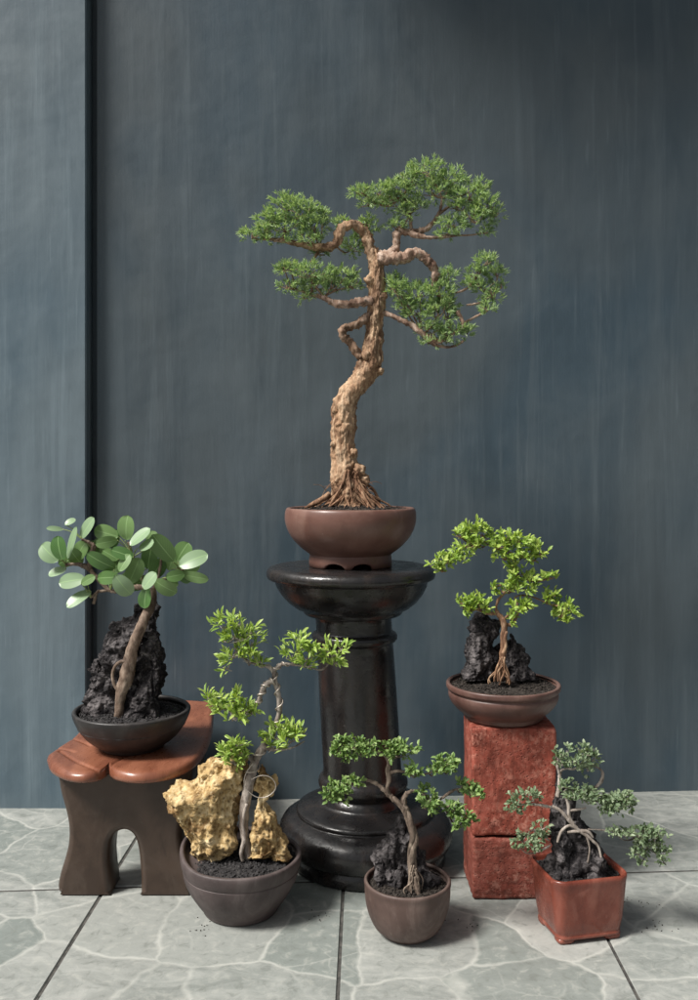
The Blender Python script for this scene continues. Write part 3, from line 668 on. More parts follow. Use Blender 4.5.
def ovate(c, u, nrm, a, b2, curl=.12, fold=.10):
    """one obovate blade, 12 x 4 grid, tip along +u; petiole behind"""
    vv = nrm.cross(u).normalized(); rows = []
    nl, nw = 18, 3
    for i in range(nl+1):
        t = i/nl; wdt = b2*math.sqrt(max(0, 1-(2*t-1)**2))*(0.90+.16*t) if 0 < t < 1 else 0.0008
        row = []
        for j in range(-nw, nw+1):
            q = j/nw
            row.append((bm.verts.new(c+u*(2*t-1)*a+vv*q*wdt+nrm*(-curl*a*(2*t-1)**2+fold*b2*abs(q))), .5+.5*q, t))
        rows.append(row)
    for A, B in zip(rows, rows[1:]):
        for j in range(2*nw):
            f = bm.faces.new((A[j][0], B[j][0], B[j+1][0], A[j+1][0]))
            for lp, src in zip(f.loops, (A[j], B[j], B[j+1], A[j+1])): lp[uvl].uv = (src[1], src[2])
    return c-u*a
TO_CAM = Vector((0, -1, .12)).normalized()
LEFTUP = Vector((-.75, -.25, .62)).normalized(); RIGHTDN = Vector((.7, -.3, -.65)).normalized()
# zoomed px: centre, half length, half width, image angle of the tip (deg, counter-clockwise), tone (1 brightly lit, imitated by the paler underside colour, .5 lit, -1 turned away), depth (m)
LV = [(115, 95, 27, 9, 175, 1, 0), (166, 72, 19, 14, 30, 1, 0), (222, 92, 42, 25, 55, 1, 0), (95, 175, 42, 32, 140, 1, -.01), (129, 160, 40, 31, 100, .3, -.03), (172, 142, 56, 22, 72, 1, -.015), (122, 238, 31, 19, 195, 1, 0), (170, 268, 47, 27, 190, 1, -.02), (194, 326, 46, 24, 215, 1, -.02),
      (285, 110, 43, 28, 165, .2, 0), (352, 93, 42, 32, 85, 0, -.01), (288, 140, 36, 20, 190, -.4, -.02), (398, 122, 42, 27, 40, 1, -.03), (420, 150, 30, 22, 20, 1, -.035), (475, 160, 58, 36, 125, -.5, -.02), (540, 170, 36, 30, 60, .1, .01), (575, 198, 50, 31, 22, 1, -.03), (268, 205, 52, 27, 150, .2, -.03),
      (340, 178, 38, 22, 160, .5, -.04), (380, 235, 45, 31, 70, -.7, -.02), (290, 258, 40, 23, 185, .2, -.03), (342, 285, 42, 31, 305, 1, -.045), (430, 268, 33, 27, 50, .9, -.045), (415, 325, 34, 29, 265, .6, -.03), (482, 290, 42, 27, 330, -.8, -.02), (582, 256, 46, 20, 350, -.8, 0), (515, 252, 30, 20, 10, -.2, -.035),
      (225, 266, 26, 16, 30, -.2, -.03), (347, 208, 32, 20, 60, .5, -.045), (200, 168, 36, 28, 60, .1, .015), (300, 182, 30, 20, 150, .2, 0), (455, 230, 38, 28, 60, -.6, 0), (320, 220, 40, 26, 30, -.3, .02), (495, 275, 32, 22, 350, -.6, 0), (250, 170, 40, 26, 120, -.3, .025), (430, 190, 40, 28, 80, -.4, .02), (310, 130, 34, 26, 70, .4, .01), (440, 130, 30, 22, 100, .1, .015), (265, 160, 36, 25, 100, .3, .01), (360, 260, 34, 24, 230, -.4, .01), (505, 200, 36, 26, 75, -.2, .015), (545, 250, 34, 22, 320, -.5, .015), (185, 190, 34, 24, 120, .4, .01), (395, 275, 38, 25, 200, -.6, .02), (560, 225, 40, 24, 15, -.3, .01), (160, 200, 34, 22, 200, 0, .02)]
for cx_, cy_, a, b2, ang, tone, dd in LV:
    c = P(Z3[0]+cx_*Z3[2], Z3[1]+cy_*Z3[2], FY-.01+dd)
    u = Vector((math.cos(R(ang)), rng.uniform(-.5, .4), math.sin(R(ang)))).normalized()
    nn = TO_CAM+(LEFTUP*tone*.75 if tone > 0 else RIGHTDN*(-tone)*.55)+rvec()*.32
    nn = (nn-u*nn.dot(u)).normalized()
    k = Z3[2]*fs
    if tone >= .85: nn = -nn; cu = -rng.uniform(.04, .2)  # bright leaves are flipped so the paler back colour stands in for strong light
    else: cu = rng.uniform(.04, .24)
    ovate(c, u, nn, a*k, b2*k, cu, .08 if cu > 0 else -.08)
obj('foliage', bm, FIC, ficus)
bm = bmesh.new()   # young shoots and petioles
hubs = [(150, 215), (205, 130), (235, 325), (375, 190), (455, 280), (530, 235), (300, 300), (400, 250)]
for cx_, cy_, a, b2, ang, tone, dd in LV:
    bx, by = cx_-math.cos(R(ang))*a, cy_+math.sin(R(ang))*a
    hx, hy = min(hubs, key=lambda q: (q[0]-bx)**2+(q[1]-by)**2)
    if (hx-bx)**2+(hy-by)**2 < 110**2:
        p0 = P(Z3[0]+hx*Z3[2], Z3[1]+hy*Z3[2], FY-.01); p1 = P(Z3[0]+bx*Z3[2], Z3[1]+by*Z3[2], FY-.01+dd)
        mm_ = (p0+p1)/2+Vector((0, 0, .004)); tube(bm, [(*p0, .0014), (*mm_, .0011), (*p1, .0009)], seg=6, step=5)
STEM_G = mat_simple('green_stalk', (0.16, 0.22, 0.07), (0.26, 0.32, 0.12), 50, (.5, .6), .1)
obj('leaf_stalk', bm, STEM_G, ftr)

# ---- D. bricks
BRICK = None
def mat_brick(name, base, k):
    m = NT(name)
    a = m.noise(24, 6, .7, None, .6); b_ = m.noise(85, 6, .8); c = m.noise(9, 5, .6); g = m.noise(1.0, 5, .65, m.coord((10, 10, 90) if k else (75, 75, 14)), .5); v = m.voro(150)
    pale = (base[0]*1.35+.10, base[1]*2.1+.07, base[2]*2.2+.06)
    col = m.ramp(a, [(.38, sc3(base, .55)), (.5, base), (.62, tuple(v_*1.2+.012 for v_ in base))])
    col = m.mix(m.ramp(c, [(.38, .4), (.52, 0.0)]), col, sc3(base, .5))
    col = m.mix(m.math('MULTIPLY', m.ramp(b_, [(.49, 0.0), (.60, .9)]), m.ramp(c, [(.42, .25), (.58, 1.0)])), col, pale)
    col = m.mix(m.ramp(g, [(.36, .5), (.47, 0.0)]), col, sc3(base, .38))
    col = m.mix(m.ramp(v, [(.10, .45), (.26, 0.0)]), col, sc3(base, .4))
    h = m.math('ADD', m.math('MULTIPLY', b_, .5), m.math('MULTIPLY', g, .5))
    n1 = m.bump(h, .6, .004); n2 = m.bump(m.ramp(v, [(0.0, 0.0), (.3, 1.0)]), .5, .003, n1)
    return m.fin(col, .72, n2, .3)
def brick(name, label, x0, x1, y0, y1, z0, z1, rot, m, seed):
    cx_, cy_ = (x0+x1)/2, (y0+y1)/2
    bm = bmesh.new(); bmesh.ops.create_cube(bm, size=1)
    bmesh.ops.subdivide_edges(bm, edges=bm.edges[:], cuts=56, use_grid_fill=True)
    hx, hy, hz = (x1-x0)/2, (y1-y0)/2, (z1-z0)/2
    for v in bm.verts:
        p = Vector((v.co.x*2*hx, v.co.y*2*hy, v.co.z*2*hz))
        r = .0045+.0075*max(0, noise.noise(p*26+Vector((seed, 0, 0))))+.004*max(0, noise.noise(p*70+Vector((seed, 5, 0))))
        c = Vector((max(-hx+r, min(hx-r, p.x)), max(-hy+r, min(hy-r, p.y)), max(-hz+r, min(hz-r, p.z))))
        d = p-c
        q = c+d.normalized()*r if d.length > 1e-6 else p
        nn = d.normalized() if d.length > 1e-6 else Vector((0, 0, 1))
        pp = q+Vector((seed, 0, 0))
        v.co = q+nn*(.0013*noise.fractal(pp*12, 1, 2, 3)-.0006+.0008*noise.fractal(Vector((pp.x*120, pp.y*120, pp.z*70)), .8, 2, 4)-.003*max(0, noise.noise(pp*30)-.38)-.0016*max(0, .35-noise.voronoi(pp*95)[0][0]))
    zmn = min(v.co.z for v in bm.verts); zmx = max(v.co.z for v in bm.verts)
    for v in bm.verts:
        v.co.z = z0+.0004+(v.co.z-zmn)/(zmx-zmn)*(z1-z0-.0006)
    bmesh.ops.rotate(bm, verts=bm.verts, cent=(0, 0, 0), matrix=Matrix.Rotation(rot, 3, 'Z'))
    bmesh.ops.translate(bm, verts=bm.verts, vec=(cx_, cy_, 0))
    o = obj(name, bm, m, None, origin=(cx_, cy_, z0)); o['label'] = label; o['category'] = 'brick'; o['group'] = 'red bricks stacked as a stand'
    return o
ZB1, ZB2 = .1155, .320
brick('red_brick', 'lower red brick lying on the floor under the taller brick', .2285, .389, 1.674, 1.80, 0, ZB1, R(1.0), mat_brick('red_brick_low', (0.205, 0.050, 0.033), 1), 3)
brick('red_brick', 'upper red brick standing on end, with a brown bonsai bowl on top', .2295, .388, 1.676, 1.81, ZB1, ZB2, R(-.5), mat_brick('red_brick_high', (0.265, 0.060, 0.038), 0), 8)

# ---- E. bowl on the bricks
EY = 1.750; es = EY/F; EX = (503-CX)*es; b = ZB2+.0006
greenie = thing('bonsai_tree', 'bonsai with bright green leaf clouds and black rocks in a brown bowl atop the bricks', 'bonsai', (EX, EY, b), 'potted bonsai trees')
POT_E = mat_simple('dark_brown_stoneware', (0.085, 0.042, 0.034), (0.13, 0.068, 0.055), 8, (0.34, 0.48), .12, 90, .001, .45, stretch=(1, 1, 2), wear=((.22, .14, .115), .4), dust=((0.2, .15, .13), .3), speck=(120, .76, (.3, .25, .2), .5))
bowl(greenie, EX, EY, [(0, b), (.066, b), (.0735, b+.0005), (.0765, b+.003), (.078, b+.008), (.081, b+.0115), (.090, b+.018), (.1005, b+.030), (.1055, b+.041), (.1058, b+.048), (.1042, b+.0515), (.1045, b+.0535), (.1080, b+.0555), (.1098, b+.0585), (.1100, b+.064), (.1085, b+.0668), (.105, b+.067), (.1020, b+.0650), (.101, b+.060), (0, b+.058)], POT_E, n=4, wob=.004, seed=8)
soil(greenie, EX, EY, b+.060, .101, .007, 800, .0028, SOIL)
Z7 = (420, 510, .2436)
rock(greenie, EY+.01, [([(170, 690), (185, 640), (180, 580), (190, 520), (185, 490), (205, 450), (225, 432), (260, 428), (300, 432), (330, 445), (330, 500), (318, 560), (325, 620), (310, 690)], 0), ([(365, 690), (362, 600), (375, 530), (370, 510), (390, 515), (420, 560), (445, 605), (462, 650), (470, 690)], .0), ([(295, 695), (305, 620), (315, 560), (330, 535), (370, 535), (388, 575), (398, 695)], .012)], LAVA, Z7, depth=.7, amp=.005, pit=.0032, pfreq=90, seed=5, res=(120, 120), maxd=.04, knob=.004, crease=.007)
BARK_RED = mat_bark('red_brown_bark', (0.10, 0.048, 0.028), (0.26, 0.145, 0.085), (0.45, 0.31, 0.20), (80, 80, 20), .5)
bm = bmesh.new()
ptube(bm, EY-.026, es*.76, [(330, 700, 20), (332, 660, 17), (338, 610, 18), (343, 560, 18), (344, 515, 17), (346, 475, 17), (335, 445, 15, .01), (318, 425, 12, .01)], Z7, seg=20, rough=.25, freq=90, seed=3)
ptube(bm, EY-.04, es, [(340, 590, 7), (352, 560, 7), (348, 530, 7), (356, 500, 6)], Z7, seg=8, rough=.2, seed=4)
for q in range(13):
    x0_ = rng.uniform(328, 350); y0_ = rng.uniform(600, 660); x1_ = rng.uniform(282, 372); y1_ = rng.uniform(700, 722)
    ptube(bm, EY-rng.uniform(.036, .048), es, [(x0_, y0_, 3), (x0_*.5+x1_*.5+rng.uniform(-14, 6), y0_*.6+y1_*.4, rng.uniform(2.5, 4.5)), (x1_+rng.uniform(-8, 6), y0_*.25+y1_*.75, rng.uniform(2.5, 4.5)), (x1_, y1_, 3)], Z7, seg=8, rough=.3, freq=120, seed=q)
etr = obj('trunk', bm, BARK_RED, greenie)
branch(etr, EY-.015, es*.8, [[(318, 425, 10), (312, 400, 7), (325, 365, 6), (345, 345, 5), (385, 310, 5), (400, 270, 5), (390, 225, 5), (360, 185, 4), (320, 160, 4), (270, 140, 3), (220, 130, 3)], [(350, 470, 9), (378, 470, 7), (395, 445, 5), (408, 410, 4)], [(345, 450, 6), (400, 390, 4), (390, 360, 4), (420, 350, 4), (465, 358, 4), (520, 382, 3), (560, 400, 3)], [(320, 422, 9), (285, 425, 8), (250, 415, 5), (215, 405, 3)], [(390, 225, 4), (430, 190, 3), (480, 170, 3)], [(220, 130, 3), (160, 170, 3), (110, 205, 2.5), (70, 230, 2)]], BARK_RED, Z7, seed=6)
LEAF_E = mat_leaf('bright_green_leaf', (0.18, 0.30, 0.05), (0.34, 0.49, 0.095), (0.52, 0.63, 0.17), .40, .35)
ek = dict(dens=.175, tuft=7, L=6.3, W=2.5, kind=1, Yoff=-.026, up=.55, twig_r=.8, spread=1.0)
pad(greenie, EY, es, [(222, 82, 50, 26), (165, 108, 38, 24), (255, 100, 30, 34), (200, 150, 46, 30), (245, 140, 34, 28), (135, 195, 34, 26), (100, 210, 36, 28), (60, 232, 24, 20), (165, 205, 36, 16), (90, 250, 22, 14)], LEAF_E, BARK_RED, Z7, tw_from=[(220, 130), (160, 170), (110, 205), (270, 140)], **ek)
pad(greenie, EY, es, [(355, 120, 42, 28), (320, 150, 34, 26), (410, 130, 40, 24), (460, 155, 40, 28), (495, 180, 22, 24), (375, 175, 44, 34), (430, 190, 40, 24), (340, 195, 32, 24), (470, 205, 30, 12), (380, 230, 18, 12), (290, 130, 22, 24)], LEAF_E, BARK_RED, Z7, tw_from=[(320, 160), (360, 185), (430, 190), (480, 170)], **ek)
pad(greenie, EY, es, [(400, 265, 36, 26), (450, 285, 44, 20), (400, 305, 44, 22), (540, 278, 26, 16), (505, 285, 24, 12), (345, 335, 26, 18), (375, 330, 34, 18), (430, 322, 40, 22), (295, 322, 10, 8)], LEAF_E, BARK_RED, Z7, tw_from=[(400, 270), (390, 310)], **ek)
pad(greenie, EY, es, [(228, 378, 44, 22), (190, 398, 34, 20), (250, 402, 40, 20), (280, 400, 20, 16), (215, 412, 24, 10), (170, 382, 16, 8)], LEAF_E, BARK_RED, Z7, tw_from=[(250, 415), (215, 405)], **ek)
pad(greenie, EY, es, [(398, 408, 34, 28), (440, 405, 18, 16), (385, 445, 22, 24), (430, 385, 16, 10)], LEAF_E, BARK_RED, Z7, tw_from=[(408, 410)], **ek)
pad(greenie, EY, es, [(535, 348, 32, 14), (552, 385, 34, 22), (595, 402, 36, 24), (580, 435, 26, 22), (600, 455, 14, 12), (620, 415, 16, 14), (520, 372, 14, 12)], LEAF_E, BARK_RED, Z7, tw_from=[(520, 382), (560, 400)], **ek)

# ---- F. ochre rock pot at front left
GY = 1.640; gs = GY/F; GX = (241-CX)*gs
ochre = thing('bonsai_tree', 'bonsai with silver-wired trunk between golden ochre rocks in a purplish brown pot', 'bonsai', (GX, GY, 0), 'potted bonsai trees')
POT_G = mat_simple('purple_brown_clay', wear=((.15, .125, .12), .45), c1=(0.050, 0.037, 0.036), c2=(0.080, 0.060, 0.058), scale=9, rough=(0.5, .66), bump=.25, bscale=70, bdist=.002, spec=.4, dust=((.16, .13, .12), .3), speck=(80, .74, (.16, .14, .13), .4))
def zf(a, z):   # the rim rises towards its back left
    t = max(0, math.cos(a-R(150)))**2
    return .020*t*max(0, (z-.05)/.05)
bowl(ochre, GX, GY, [(0, .0005), (.055, .0005), (.064, .001), (.068, .004), (.071, .010), (.080, .022), (.093, .042), (.1015, .060), (.1052, .074), (.1045, .0765), (.1062, .079), (.1090, .087), (.1105, .096), (.1098, .1015), (.107, .1035), (.1035, .103), (.1010, .099), (.099, .090), (0, .086)], POT_G, n=4, wob=.010, seed=12, zfun=zf)
soil(ochre, GX, GY, .090, .100, .008, 1000, .0032, SOIL_BLACK)
Z5 = (155, 600, .34)
rock(ochre, GY-.005, [([(95, 800), (82, 735), (70, 690), (62, 640), (52, 605), (38, 570), (60, 552), (105, 535), (112, 505), (140, 488), (165, 470), (185, 455), (192, 430), (230, 420), (258, 440), (266, 490), (262, 545), (255, 600), (252, 650), (238, 700), (222, 740), (195, 790), (150, 812)], 0)], OCHRE, Z5, depth=.5, amp=.009, pit=.0045, pfreq=62, seed=7, res=(160, 160), maxd=.048, knob=.0025, kf=60, crease=.006)
rock(ochre, GY-.012, [([(265, 755), (278, 700), (276, 650), (290, 600), (296, 580), (285, 545), (290, 505), (312, 488), (335, 510), (356, 518), (358, 550), (345, 582), (330, 592), (345, 625), (358, 660), (378, 685), (388, 720), (388, 770), (370, 778), (350, 762), (330, 745), (300, 748)], 0)], OCHRE, Z5, depth=.75, amp=.006, pit=.004, pfreq=70, seed=4, res=(110, 130), maxd=.03, knob=.003, crease=.007)
bm = bmesh.new()
gtr_pts = [(275, 760, 17), (268, 720, 17), (262, 680, 16), (262, 640, 16), (265, 595, 17), (275, 550, 18), (284, 510, 17), (298, 468, 15), (318, 430, 13), (345, 385, 11), (362, 345, 10), (366, 305, 9.5), (360, 265, 9), (352, 235, 9), (350, 205, 8)]
ptube(bm, GY-.020, gs*.78, gtr_pts, Z5, seg=18, rough=.36, freq=90, seed=21)
ptube(bm, GY-.030, gs, [(270, 600, 5), (258, 650, 6), (264, 700, 7), (254, 740, 6), (258, 768, 5)], Z5, seg=12, rough=.4, freq=90, seed=5)
PALEBARK = mat_bark('pale_grey_bark', (.13, .10, .082), (.31, .265, .23), (.52, .465, .41), (80, 80, 30), .4)
gtr = obj('trunk', bm, PALEBARK, ochre)
BR_G = {'up': [(350, 208, 7), (328, 195, 5), (300, 190, 4), (270, 178, 3.5), (240, 150, 3), (235, 110, 2.5)], 'rt': [(350, 205, 7), (368, 192, 6), (385, 188, 5), (405, 190, 4), (440, 195, 3), (490, 205, 2.5), (520, 175, 2)],
        'lf': [(352, 238, 9), (330, 245, 9), (316, 268, 8.5), (306, 295, 7), (292, 312, 5), (265, 325, 4), (225, 330, 3), (180, 310, 2)], 'mid': [(318, 430, 8), (340, 440, 6), (375, 440, 4), (410, 432, 3), (440, 415, 2)], 'lo': [(292, 480, 7), (268, 455, 5), (245, 460, 4)]}
branch(gtr, GY-.028, gs*.84, [BR_G[k] for k in BR_G], PALEBARK, Z5, seed=22)
# silver training wire: a helix round trunk and branches
WIRE = NT('aluminium_wire').fin((.46, .41, .36), .45); WIRE.node_tree.nodes['Principled BSDF'].inputs['Metallic'].default_value = .75
bm = bmesh.new()
def helix(pts, Y, s, zoom, turns, wr, extra=1.12):
    x0, y0, k = zoom; pts = [(p[0], p[1], p[2]*.84) for p in pts]; c = crom(pts, 14); out = []
    for i, p in enumerate(c):
        t = i/(len(c)-1); a = turns*2*math.pi*t; q = P(x0+p[0]*k, y0+p[1]*k, Y)
        nx = c[min(i+1, len(c)-1)]; pv = c[max(i-1, 0)]; tx, tz = nx[0]-pv[0], -(nx[1]-pv[1]); L = math.hypot(tx, tz) or 1
        nvec = Vector((-tz/L, 0, tx/L)); rr = (p[2]*k*s)*extra+wr*.7
        q = q+nvec*rr*math.cos(a)+Vector((0, -1, 0))*rr*math.sin(a); out.append((*q, wr))
    tube(bm, out, seg=7, step=1)
helix(gtr_pts[6:], GY-.024, gs, Z5, 7, .0014)
helix(BR_G['lf'][:6], GY-.028, gs, Z5, 5, .0016); helix(BR_G['rt'][:4], GY-.028, gs, Z5, 2, .0013); helix(BR_G['up'][:4], GY-.028, gs, Z5, 2, .0013)
ptube(bm, GY-.046, gs, [(288, 480, 1.5), (270, 505, 1.5), (262, 535, 1.5), (272, 560, 1.5), (300, 580, 1.5), (330, 578, 1.5), (352, 560, 1.5), (354, 540, 1.5), (340, 522, 1.5), (318, 516, 1.5), (300, 520, 1.5), (284, 528, 1.5)], Z5, seg=8, step=8)
obj('training_wire', bm, WIRE, gtr)
LEAF_G = mat_leaf('lance_green_leaf', (0.18, 0.30, 0.055), (0.34, 0.49, 0.105), (0.53, 0.64, 0.20), .40, .35)
gk = dict(dens=.098, tuft=7, L=9.0, W=2.5, kind=1, Yoff=-.038, up=.75, twig_r=.7, spread=.85)
pad(ochre, GY, gs, [(205, 78, 30, 24), (240, 72, 34, 18), (280, 92, 26, 22), (250, 115, 40, 18), (285, 128, 28, 18), (230, 165, 30, 22), (285, 172, 36, 20), (215, 198, 24, 18), (310, 180, 16, 14), (200, 120, 22, 14), (240, 140, 24, 14)], LEAF_G, PALEBARK, Z5, tw_from=[(270, 178), (240, 150), (235, 110)], **gk)
pad(ochre, GY, gs, [(420, 138, 34, 26), (400, 168, 26, 20), (450, 172, 32, 22), (425, 115, 18, 16), (440, 195, 30, 14), (465, 140, 16, 18)], LEAF_G, PALEBARK, Z5, tw_from=[(405, 190), (440, 195)], **gk)
pad(ochre, GY, gs, [(525, 160, 26, 22), (550, 145, 16, 14), (505, 150, 18, 16), (530, 185, 20, 12)], LEAF_G, PALEBARK, Z5, tw_from=[(520, 175)], **gk)
pad(ochre, GY, gs, [(215, 318, 42, 22), (260, 325, 36, 22), (190, 305, 30, 20), (160, 288, 10, 9), (230, 345, 46, 16), (285, 332, 20, 14), (235, 295, 30, 16)], LEAF_G, PALEBARK, Z5, tw_from=[(265, 325), (225, 330), (180, 310)], **gk)
pad(ochre, GY, gs, [(395, 388, 36, 22), (360, 405, 28, 26), (430, 400, 24, 18), (350, 435, 24, 18), (362, 372, 18, 14), (400, 415, 28, 14), (335, 415, 16, 16)], LEAF_G, PALEBARK, Z5, tw_from=[(375, 440), (340, 440)], **gk)
pad(ochre, GY, gs, [(228, 445, 34, 28), (245, 425, 24, 14), (235, 480, 26, 18), (205, 455, 18, 18), (255, 460, 18, 20)], LEAF_G, PALEBARK, Z5, tw_from=[(245, 460)], **dict(gk, dens=.26, L=6.5, W=1.7, Yoff=-.052))

# ---- G. small pot in front
HY = 1.558; hsx = HY/F; HX = (407.5-CX)*hsx
small = thing('bonsai_tree', 'smallest bonsai, in a plain round brown pot in front of the pedestal', 'bonsai', (HX, HY, 0), 'potted bonsai trees')
POT_H = mat_simple('brown_clay', (0.068, 0.042, 0.035), (0.105, 0.069, 0.058), 10, (.46, .62), .25, 80, .0015, .4, wear=((.20, .15, .13), .45), dust=((.2, .16, .14), .35), speck=(100, .72, (.22, .18, .15), .4))
bowl(small, HX, HY, [(0, .0005), (.036, .0005), (.043, .001), (.047, .005), (.0570, .014), (.0652, .029), (.0710, .047), (.0738, .066), (.0742, .080), (.0752, .088), (.0745, .0915), (.0725, .0930), (.070, .0925), (.0682, .089), (.067, .082), (0, .078)], POT_H, n=4, wob=.012, seed=17)
bm = bmesh.new()   # two carved grooves on the front of the pot show as raised lines
for a0, a1, z0, z1 in ((R(205), R(268), .062, .049), (R(212), R(250), .070, .0645)):
    out = []
    for q in range(18):
        t = q/17; a = a0+(a1-a0)*t; z = z0+(z1-z0)*t; r = .0525+(z-.016)*.355+.0018-.004*max(0, (z-.06)/.03)
        out.append((HX+r*math.cos(a), HY+r*math.sin(a), z, .0011*math.sin(math.pi*min(max(t, .05), .95))))
    tube(bm, out, seg=6, step=1)
for o in bpy.data.objects:
    if o.name.startswith('pot') and o.parent == small: potH = o
obj('ridge', bm, POT_H, potH)
soil(small, HX, HY, .082, .0670, .008, 700, .0026, SOIL)
Z6 = (300, 720, .2865)
rock(small, HY+.008, [([(262, 625), (260, 560), (258, 500), (268, 460), (284, 440), (288, 410), (304, 392), (320, 372), (340, 350), (365, 345), (385, 380), (395, 420), (430, 440), (450, 490), (475, 560), (480, 620)], 0)], LAVA, Z6, depth=.6, amp=.006, pit=.0045, pfreq=80, seed=11, res=(140, 140), maxd=.04, knob=.0035, crease=.009)
rock(small, HY-.020, [([(315, 640), (320, 560), (335, 510), (355, 505), (370, 540), (365, 600), (345, 645)], 0), ([(268, 625), (262, 545), (272, 490), (288, 505), (290, 570), (305, 625)], .004)], LAVA, Z6, depth=.6, amp=.004, pit=.003, pfreq=100, seed=13, res=(70, 80), maxd=.016)
BARK_H = mat_bark('twisted_grey_bark', (0.06, .042, .032), (.18, .135, .105), (.34, .275, .215), (70, 70, 26), .6)
bm = bmesh.new()
H_main = [(410, 610, 13), (402, 575, 17), (396, 540, 19), (390, 500, 18), (392, 455, 17), (398, 420, 17), (392, 385, 16), (382, 350, 15), (368, 318, 14), (345, 290, 13), (322, 270, 12)]
def strands(pts, n, f, seed0, turns):
    for q in range(n):
        out = []
        for i, p in enumerate(pts):
            a = 2*math.pi*q/n+turns*i; out.append((p[0]+math.cos(a)*p[2]*.40, p[1], p[2]*f*.86, -.03+math.sin(a)*p[2]*.42*.2865*hsx))
        ptube(bm, HY, hsx, out, Z6, seg=12, step=8, rough=.22, freq=110, seed=seed0+q)
strands(H_main, 3, .66, 0, .75)
strands([(335, 282, 9), (312, 262, 8.5), (304, 235, 9), (310, 205, 9), (306, 175, 8), (310, 150, 8), (298, 128, 6), (275, 108, 4)], 2, .75, 5, .8)
ptube(bm, HY-.040, hsx, [(398, 545, 8), (404, 570, 9), (412, 592, 9), (416, 618, 8)], Z6, seg=12, rough=.3, freq=110, seed=3)
ptube(bm, HY-.034, hsx, [(390, 540, 7), (382, 575, 7), (386, 615, 6)], Z6, seg=12, rough=.3, freq=110, seed=4)
for q in range(14):
    x0_ = rng.uniform(384, 408); y0_ = rng.uniform(505, 560); x1_ = x0_+rng.uniform(-30, 36); y1_ = rng.uniform(600, 622)
    ptube(bm, HY-rng.uniform(.030, .046), hsx, [(x0_, y0_, 2.5), (x0_*.55+x1_*.45+rng.uniform(-14, 18), y0_*.6+y1_*.4, rng.uniform(2, 3.4)), (x1_+rng.uniform(-8, 8), y0_*.25+y1_*.75, rng.uniform(2, 3)), (x1_, y1_, 2)], Z6, seg=8, rough=.3, freq=120, seed=q)
htr = obj('trunk', bm, BARK_H, small)
branch(htr, HY-.03, hsx*.85, [[(330, 280, 10), (302, 252, 8), (275, 228, 7), (250, 215, 6), (215, 205, 5), (180, 215, 3), (140, 245, 2.5)], [(372, 320, 11), (362, 292, 10), (364, 268, 9), (380, 252, 8), (400, 246, 6), (425, 248, 4), (450, 280, 3)], [(312, 185, 6), (340, 178, 5), (372, 182, 4), (410, 192, 3.5), (450, 185, 3), (500, 165, 2.5)], [(290, 125, 5), (255, 105, 4), (200, 100, 3), (150, 95, 2)], [(300, 130, 4), (330, 112, 3.5), (375, 108, 2.5)], [(470, 290, 3), (500, 270, 5), (525, 252, 5), (548, 242, 4), (590, 245, 2.5)], [(505, 310, 4), (520, 335, 4), (535, 365, 3), (538, 385, 2)], [(450, 280, 3), (490, 300, 3), (530, 315, 2.5), (575, 350, 2)]], BARK_H, Z6, seed=31)
LEAF_H = mat_leaf('small_mid_green_leaf', (0.10, 0.19, 0.055), (0.19, 0.305, 0.09), (0.33, 0.44, 0.165), .42, .28)
hk = dict(dens=.29, tuft=6, L=5.2, W=2.6, kind=1, Yoff=-.040, up=.5, twig_r=.7, spread=1.0)
pad(small, HY, hsx, [(145, 92, 32, 26), (190, 88, 40, 26), (235, 98, 30, 20), (160, 125, 36, 20), (210, 118, 34, 16), (125, 110, 16, 24), (255, 85, 14, 12)], LEAF_H, BARK_H, Z6, tw_from=[(200, 100), (150, 95)], **hk)
pad(small, HY, hsx, [(322, 105, 36, 26), (370, 100, 36, 20), (345, 125, 34, 14), (400, 102, 14, 14), (310, 88, 18, 12)], LEAF_H, BARK_H, Z6, tw_from=[(330, 112), (375, 108)], **hk)
pad(small, HY, hsx, [(130, 240, 32, 22), (180, 220, 36, 18), (112, 268, 22, 18), (132, 285, 18, 14), (155, 250, 28, 18), (200, 208, 16, 10), (95, 255, 12, 12)], LEAF_H, BARK_H, Z6, tw_from=[(180, 215), (140, 245)], **hk)
pad(small, HY, hsx, [(395, 178, 20, 14), (385, 192, 14, 10)], LEAF_H, BARK_H, Z6, tw_from=[(410, 192)], **dict(hk, dens=.5))
pad(small, HY, hsx, [(505, 158, 38, 20), (470, 180, 30, 14), (538, 148, 16, 14), (520, 175, 26, 10), (495, 140, 16, 10)], LEAF_H, BARK_H, Z6, tw_from=[(450, 185), (500, 165)], **hk)
pad(small, HY, hsx, [(435, 255, 22, 20), (450, 285, 30, 22), (472, 310, 18, 18), (440, 305, 16, 14)], LEAF_H, BARK_H, Z6, tw_from=[(450, 280), (425, 248)], **hk)
pad(small, HY, hsx, [(590, 238, 30, 20), (622, 262, 26, 14), (565, 232, 14, 14), (600, 255, 26, 12)], LEAF_H, BARK_H, Z6, tw_from=[(590, 245), (548, 242)], **hk)
pad(small, HY, hsx, [(540, 310, 24, 18), (555, 345, 32, 20), (595, 355, 26, 16), (540, 375, 9, 12), (570, 330, 20, 14), (520, 300, 12, 8)], LEAF_H, BARK_H, Z6, tw_from=[(530, 315), (575, 350)], **hk)

